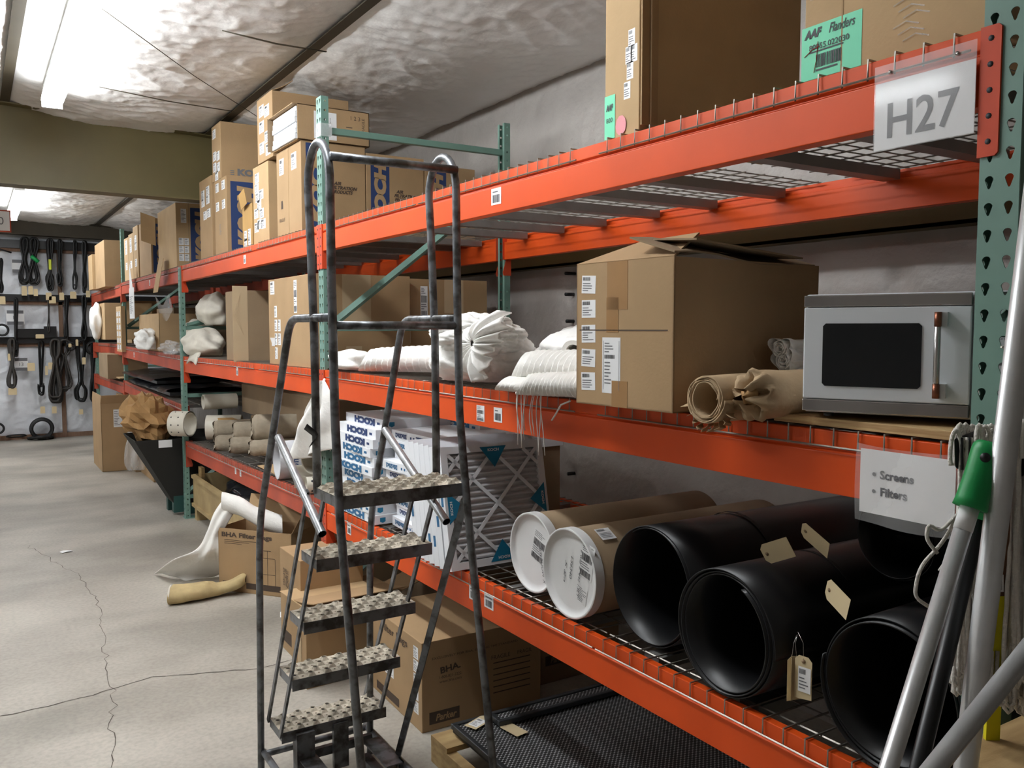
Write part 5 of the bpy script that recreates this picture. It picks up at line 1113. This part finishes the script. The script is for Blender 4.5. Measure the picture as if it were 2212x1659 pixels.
# ---------------- end wall: belts and hoses on rails ----------------
YW=YE-.19
def wp(px,py,dy=0): return oY(px,py,YW-dy)
def beltloop(px,pt,pb,wpx,n,seed,m_=BLK,r=.009,flat=None,pinch=.5,name='drive_belt',lab='',cat='belt',bulb=1.0):
    T=thing(name,lab,cat,tuple(wp(px,pb))); o=T.location; rd=random.Random(seed); r*=1.25; wpx*=1.15; n+=1
    for k in range(n):
        w1=wpx*rd.uniform(.5,1)*.5; pbk=pb-rd.uniform(0,.12)*(pb-pt); x0=px+rd.uniform(-.12,.12)*wpx
        ctl=[(x0,pt-2),(x0+w1*.55,pt+4),(x0+w1*.5,pt+(pb-pt)*.22),(x0+w1*(.12),pt+(pb-pt)*pinch),(x0+w1*.75*bulb,pt+(pbk-pt)*.82),(x0+w1*.6*bulb,pbk-3),(x0,pbk),(x0-w1*.6*bulb,pbk-3),(x0-w1*.75*bulb,pt+(pbk-pt)*.82),(x0-w1*(.12),pt+(pb-pt)*pinch),(x0-w1*.5,pt+(pb-pt)*.22),(x0-w1*.55,pt+4)]
        P=[wp(a,b,.0+.018*k+rd.uniform(0,.012))-o for a,b in ctl]
        pts=[]
        N_=len(P)
        for i in range(N_):
            for j in range(3):
                t=j/3; a,b_,c,d=P[i-1],P[i],P[(i+1)%N_],P[(i+2)%N_]
                pts.append(.5*((2*b_)+(c-a)*t+(2*a-5*b_+4*c-d)*t*t+(3*b_-a-3*c+d)*t**3))
        mb=MB(); mb.tube(pts,r,n=6,closed=True); mb.build('belt',m_,T)
    return T
BELTS=[]
def wtag(px,py,w=5,h=13):
    b_=min(BELTS,key=lambda q_:abs(q_[1]-px)+(0 if q_[2]-25<=py<=q_[3]+30 else 60+abs(q_[3]-py))); T=b_[0]
    P=wp(px,py,.15)-T.location; k=(wp(px,py)-CAM).dot(CF)/F; mb=MB()
    mb.prism([(P.x-w*k/2,P.z-h*k),(P.x+w*k/2,P.z-h*k),(P.x+w*k/2,P.z-.01),(P.x+w*k/2-.01,P.z),(P.x-w*k/2+.01,P.z),(P.x-w*k/2,P.z-.01)],.0015,'y',P.y); o=mb.build('tag',MANILA,T); return o
BL=[(52,515,616,24,6,.45,BLK,.011,'thick coil of black belts on the top wall rail, left of the green taped coil'),
 (72,516,615,26,6,.45,BLK,.010,'coil of black belts tied with green tape on the top wall rail'),
 (108,518,628,15,7,.6,BLK,.011,'long bundle of black belts with yellow lettering on the top wall rail'),
 (129,520,621,13,5,.6,BLK,.010,'narrow bundle of black belts right of the yellow lettered one'),
 (161,521,626,12,2,.55,BLK,.007,'pair of thin belts ending in small loops on the top wall rail'),
 (183,523,632,12,4,.5,BLK,.012,'straight stiff black belt bundle at the right end of the top rail'),
 (34,646,770,10,5,.7,BLK,.010,'narrow belt bundle ending in a round loop, hanging from the middle rail'),
 (105,640,720,6,2,.5,GREYR,.006,'single grey belt hanging from the middle rail over the brown stud'),
 (143,642,735,9,4,.5,BLK,.014,'stiff straight black hose bundle on the middle rail right of the stud'),
 (182,640,735,14,5,.5,BLK,.010,'black belt bundle on the middle rail nearest the brown boxes'),
 (26,734,840,22,8,.5,GREYR,.013,'heavy tangle of dark belts at the left of the lowest rail'),
 (88,738,862,18,3,.75,BLK,.007,'long thin wire loops hanging from the lowest rail'),
 (120,735,870,30,9,.35,GREYR,.014,'largest mass of wide dark belts hanging from the lowest rail'),
 (138,736,845,34,4,.35,GREYR,.013,'loose wide belt loops beside the largest mass on the lowest rail'),
 (175,738,872,28,5,.62,BLK,.008,'thin wire hoops gathered at the middle, right end of the lowest rail'),
 (2,560,632,10,3,.6,BLK,.008,'belt bundle cut by the left edge of the view on the top rail'),
 (200,742,870,10,4,.5,BLK,.014,'dark belts hanging beside the wide brown box on the lowest rail')]
for k,(px,pt,pb,wd,n,pin,m_,r,lab) in enumerate(BL): BELTS.append((beltloop(px,pt,pb,wd,n,k,m_,r,pinch=pin,lab=lab,bulb=.6 if k in (5,8) else 1),px,pt,pb))
def coil(px,py,rp,n,lab,r=.014,seed=0,floor=False,tilt=0):
    P=wp(px,py); T=thing('hose_coil',lab,'hose',(P.x,P.y,(0 if floor else P.z))); k=(P-CAM).dot(CF)/F; rd=random.Random(seed)
    for i in range(n):
        R=rp*k*rd.uniform(.82,1.0); mb=MB(); cz=P.z-T.location.z; 
        pts=[(R*math.cos(a),-.03*i-.01+tilt*math.sin(a),cz+(R*math.sin(a) if not tilt else .03*math.sin(a)*1)) for a in [2*PI*j/28 for j in range(28)]]; mb.tube(pts,r,n=8,closed=True); mb.build('coil',BLK,T)
    return T
coil(90,925,22,6,'upright coil of black hose leaning on the end wall at the floor',.02,1)
coil(88,945,24,3,'flat coil of black hose with tags lying on the floor under the upright coil',.018,2,tilt=-.16)
coil(35,941,20,2,'thin black hose ring lying flat on the floor by the end wall',.010,3,tilt=-.14)
coil(-4,925,12,4,'black hose coil cut by the left edge at the floor of the end wall',.014,4)
coil(4,713,12,4,'coil of black hose on the middle rail at the left edge with a white label',.014,5)
coil(200,752,14,4,'ring of dark hose on the lowest rail behind the wide brown box',.013,6)
coil(152,748,9,4,'small bunched ring of black hose on the lowest rail with a tag inside',.012,7)
coil(182,645,6,3,'small black hose ring at the right of the middle rail',.010,8)
for px,py,w_,h_ in [(52,618,10,20),(66,618,9,18),(77,624,8,15),(105,632,11,16),(113,640,13,15),(133,632,9,16),(158,630,12,15),(5,640,11,17),(190,628,8,14),(67,784,14,17),(27,838,16,15),(109,783,9,15),(20,764,6,15),(181,772,7,15),(92,878,9,15),(117,878,9,15),(175,884,8,11),(86,722,16,9),(100,790,5,20),(151,742,6,8),(166,733,5,14)]: wtag(px,py,w_,h_)
T=BELTS[1][0]; P=wp(75,559,.13)-T.location; mb=MB(); mb.tube([P+Vector((-.05,0,.04)),P,P+Vector((.05,0,-.05))],.03,n=8); mb.build('green_tape',GRN,T)
T=BELTS[2][0]; P=wp(108,570,.15)-T.location; mb=MB(); mb.box((P.x-.018,P.y,P.z-.09),(P.x+.018,P.y+.01,P.z+.07)); mb.build('yellow_sleeve',LIME,T)
for k,(px,py,w_,h_,t_,lab) in enumerate([(33,686,34,30,'13','white wall notice numbered 13 between the upper rails'),(46,787,26,26,'13','white wall notice numbered 13 below the lowest rail'),(38,575,22,26,'','white wall notice half hidden by the thick coil of belts')]):
    P=wp(px,py,-.04); k_=(P-CAM).dot(CF)/F; T=thing('wall_notice',lab,'sign',tuple(P)); mb=MB(); mb.box((-w_*k_/2,0,-h_*k_/2),(w_*k_/2,.002,h_*k_/2)); mb.build('sheet',WHITE,T)
    mb=MB(); 
    for s_ in (-1,1): mb.quad((-w_*k_*.46,-.002,s_*h_*k_*.40-.025),(w_*k_*.46,-.002,s_*h_*k_*.40-.025),(w_*k_*.46,-.002,s_*h_*k_*.40+.025),(-w_*k_*.46,-.002,s_*h_*k_*.40+.025))
    if t_: put_text(mb,t_,(0,-.002,0),(1,0,0),(0,0,1),h=.055)
    mb.build('lettering',GINK,T)
P=wp(8,541,-.02); Q=wp(25,546,-.02); mb=MB(); mb.tube([P+Vector((-.1,0,.03)),Q],.012,n=8); tag(centred(mb,'peg',BLKP),'dark peg sticking out of the end wall at the left edge','peg')
P=wp(98,717,-.0); mb=MB(); mb.box((P.x-.40,P.y,P.z-.09),(P.x+.16,P.y+.05,P.z+.05)); mb.box((P.x-.02,P.y+.0,P.z+.05),(P.x+.16,P.y+.05,P.z+.09)); tag(centred(mb,'shelf_bracket',BLKP),'black bracket box on the end wall above the lowest rail','bracket')
# ---------------- tools at the right upright ----------------
def dpt(px,py,dist): # point on a sight line at a chosen distance along the view axis
    return CAM+sight(px,py)*dist
def to_floor(A,B,z=.0):
    d=(B-A); return A+d*((z-A.z)/d.z)
A=dpt(2138,958,1.24);B=dpt(1921,1655,1.20); Fl=to_floor(A,B,.012)
T=thing('squeegee_pole','silver pole with a green grip leaning before the signs, in front of the black rolls','pole',tuple(Fl)); q=lambda v:tuple(Vector(v)-Fl)
G=A.lerp(B,.205); Wt=A.lerp(B,.275)
mb=MB(); mb.tube([q(Wt),q(Fl)],.0125,n=20); mb.build('pole',ALU,T)
mb=MB(); mb.tube([q(A),q(A.lerp(B,.01)),q(A.lerp(B,.03)),q(A.lerp(B,.10)),q(A.lerp(B,.18)),q(G)],[.017,.0205,.0215,.0205,.022,.0235],n=20); mb.build('green_grip',GRN,T)
mb=MB(); mb.tube([q(G.lerp(Wt,-.02)),q(Wt)],.0132,n=20); mb.build('paper_sleeve',WHITE,T)
h_=A.lerp(B,.045)+Vector((-.0,0,0)); n_=(CAM-h_).normalized(); mb=MB(); mb.tube([q(h_+n_*.0205),q(h_+n_*.0225)],.007,n=14); mb.build('hang_hole',BLKP,T)
A=dpt(2142,1000,1.30);B=dpt(1985,1655,1.27); Fl=to_floor(A,B,.012)
T=thing('black_pole','black pole leaning just behind the silver one, its top in a green grip','pole',tuple(Fl)); q=lambda v:tuple(Vector(v)-Fl)
mb=MB(); mb.tube([q(A),q(Fl)],.0125,n=16); mb.build('pole',BLKP,T); mb=MB(); mb.tube([q(A.lerp(B,-.04)),q(A),q(A.lerp(B,.10)),q(A.lerp(B,.19))],[.013,.0175,.018,.019],n=16); mb.build('green_grip',GRN,T)
A=dpt(2212,640,1.18);B=dpt(2098,1560,1.28); Fl=to_floor(A,B,.012); A=A.lerp(B,-.6)
T=thing('aluminium_pole','thick silver pole running up past the right upright, right of the green grip','pole',tuple(Fl)); q=lambda v:tuple(Vector(v)-Fl)
mb=MB(); mb.tube([q(A),q(Fl)],.0165,n=24); mb.build('pole',ALU,T)
A=dpt(2225,1400,1.10);B=dpt(2018,1659,1.05); Fl=to_floor(A,B,.012); A=A.lerp(B,-1.2)
T=thing('aluminium_pole','silver pole crossing low at a steep slant before the wooden crate corner','pole',tuple(Fl)); q=lambda v:tuple(Vector(v)-Fl)
mb=MB(); mb.tube([q(A),q(Fl)],.0125,n=24); mb.build('pole',ALU,T)
A=dpt(2160,1190,1.40);B=dpt(2142,1590,1.44); Fl=to_floor(A,B,.012); 
T=thing('yellow_stick','flat bright yellow handle with a bar code label standing behind the silver poles','handle',tuple(Fl)); q=lambda v:tuple(Vector(v)-Fl)
mb=MB(); mb.tube([q(A),q(Fl)],(.0165,.006),n=4,flat=CR); mb.build('handle',YEL,T); 
c=A.lerp(B,.10); n_=(CAM-c).normalized(); mb=MB(); mb.tube([q(A.lerp(B,-.35)),q(A.lerp(B,.235))],(.0172,.0065),n=4,flat=CR); mb.build('printed_label',mat('dark_rust_label',(.12,.05,.02),.5),T)
c=A.lerp(B,.17); paper_label(q(c+n_*.009),tuple(CR),tuple(CU),.016,.028,T,500,'bar')
# mop heads
def mop(label,px0,px1,pt,pb,dist,seed,n=46,T_=None):
    top=dpt((px0+px1)/2,pt,dist); T=thing('cotton_mop',label,'mop',tuple(dpt((px0+px1)/2,pb,dist))); o=T.location; rd=random.Random(seed)
    mb=MB(); hw=(px1-px0)/2
    for k in range(n):
        u=rd.uniform(-1,1); dd=dist+rd.uniform(-.025,.03); xb=(px0+px1)/2+u*hw*rd.uniform(.7,1.05); yb=pb-rd.uniform(0,.12)*(pb-pt)
        xt=(px0+px1)/2+u*hw*.55+ (hw*.15); pts=[]
        for i in range(15):
            t=i/14; x=xt+(xb-xt)*(t**.7)+5*math.sin(t*9+k*1.3)*t+rd.uniform(-1.8,1.8); y=pt+(yb-pt)*t; pts.append(q3(dpt(x,y,dd),o))
        # looped end
        x2=xb+rd.uniform(8,16)*rd.choice((-1,1)); pts+= [q3(dpt((xb+x2)/2,yb+6,dd),o),q3(dpt(x2,yb-3,dd),o),q3(dpt(x2+2,yb-60,dd+.01),o)]
        mb.tube(pts,.0034,n=6)
    mb.build('yarn',MOP,T); mb=MB()
    for k in range(22):
        u=rd.uniform(-1,1); x=(px0+px1)/2+hw*.1+u*hw*.8; h=rd.uniform(25,46); w_=rd.uniform(6,16); dd=dist+rd.uniform(-.03,.02)
        mb.tube([q3(dpt(x+w_*math.cos(a),pt+46-(h+30)*math.sin(a) if math.sin(a)>0 else pt+46-60*math.sin(a)*.4,dd),o) for a in [PI*i/10 for i in range(-2,13)]],.0036,n=6)
    mb.build('yarn_loops',MOP,T); return T
def q3(v,o): return tuple(Vector(v)-o)
T=mop('grey white cotton mop head hanging upside down in a black holder beside the green grips',2050,2150,945,1500,1.42,3,60)
mb=MB(); o=T.location
for pts in ([(2085,1080),(2040,1170),(1985,1225),(1975,1290),(2005,1310)],[(2090,1090),(2030,1150),(2005,1130),(2000,1165),(2025,1195)],[(2095,1100),(2060,1190),(2025,1240),(2045,1215)]):
    mb.tube([q3(p_,o) for p_ in bez([dpt(x,y,1.39) for x,y in pts],5,.03)],.0032,n=6)
mb.build('loose_yarn',MOP,T)
T=mop('second cotton mop head hanging at the right edge behind the slanting poles',2165,2240,930,1540,1.42,8,50)
P=dpt(2060,948,1.50); T=thing('mop_holder','black ribbed plastic mop holder fixed to the middle beam at the right upright','holder',tuple(dpt(2085,1035,1.41)))
o=T.location; mb=MB(); cr=[(2060,948),(2108,930),(2212,985),(2212,1030),(2110,1025),(2105,1038),(2062,1010)]
f=[Vector(q3(dpt(x,y,1.40),o)) for x,y in cr]; b_=[v+Vector((.03,.01,0)) for v in f]; n=len(cr)
mb.add(f+b_,[(i,(i+1)%n,n+(i+1)%n,n+i) for i in range(n)]+[tuple(range(n)),tuple(range(2*n-1,n-1,-1))]); mb.build('holder_body',BLKP,T,bevel=.003)
for x in (2078,2094): mb=MB(); mb.tube([q3(dpt(x,945,1.395),o),q3(dpt(x,1015,1.395),o)],.0025,n=6); mb.build('rib',BLKP,T)
# torn canvas edge hanging beside the upright
mb=MB(); pl=[(2196,560),(2190,650),(2180,700),(2172,740),(2160,752)]
def cv(u,v):
    p=spine([Vector((a,b,0)) for a,b in pl],v); p2=dpt(p.x+ (60*u),p.y+3*math.sin(30*v)*(1-u),1.33); return tuple(p2+Vector((.01*math.sin(8*u+3*v),0,0)))
mb.grid(cv,6,20); tag(centred(mb,'canvas_edge',CANVAS,solid=.003),'ragged edge of cream canvas hanging at the right edge before the upright','canvas')
T=thing('white_bottle_edge','rounded white plastic panel standing behind the thick silver pole beside the upright','panel',tuple(dpt(2185,905,1.36))); o=T.location
mb=MB(); f=[Vector(q3(dpt(x,y,1.36),o)) for x,y in ((2168,780),(2176,766),(2215,762),(2215,905),(2166,905))]; b_=[v+Vector((.012,.004,0)) for v in f]; n=5
mb.add(f+b_,[(i,(i+1)%n,n+(i+1)%n,n+i) for i in range(n)]+[tuple(range(n)),tuple(range(2*n-1,n-1,-1))]); mb.build('panel',WPLAS,T)
# wooden crate in the corner of the view
P=dpt(2036,1620,1.40); z0=P.z
T=thing('wooden_crate','rough pine crate corner at the lower right below the poles','crate',(P.x,P.y-.9,0))
def cb(a,b,nm='board'): mb=MB(); mb.box(a,b); mb.build(nm,PINEX,T,bevel=.002)
W_=.9; Dx=.8
for z in (.05,.28,.51,.74): 
    if z+.16<z0: cb((0,0,z),(.02,W_,z+.15)); cb((0,W_-.02,z),(Dx,W_,z+.15))
cb((-.0,0,z0-.038),(.088,W_,z0),'top_rail'); cb((0,W_-.088,z0-.040),(Dx,W_-.0,z0-.002),'top_rail')
cb((.03,W_-.13,0),(.09,W_-.09,z0-.04),'corner_post'); cb((.03,.05,0),(.09,.09,z0-.04),'corner_post'); cb((Dx-.09,W_-.13,0),(Dx-.03,W_-.09,z0-.04),'corner_post')
cb((-.02,0,z0-.16),(0,W_,z0-.04)); cb((0,W_,z0-.16),(Dx,W_+.0,z0-.04))
cb((.10,W_-.22,z0-.09),(.20,W_-.10,z0-.045),'block')
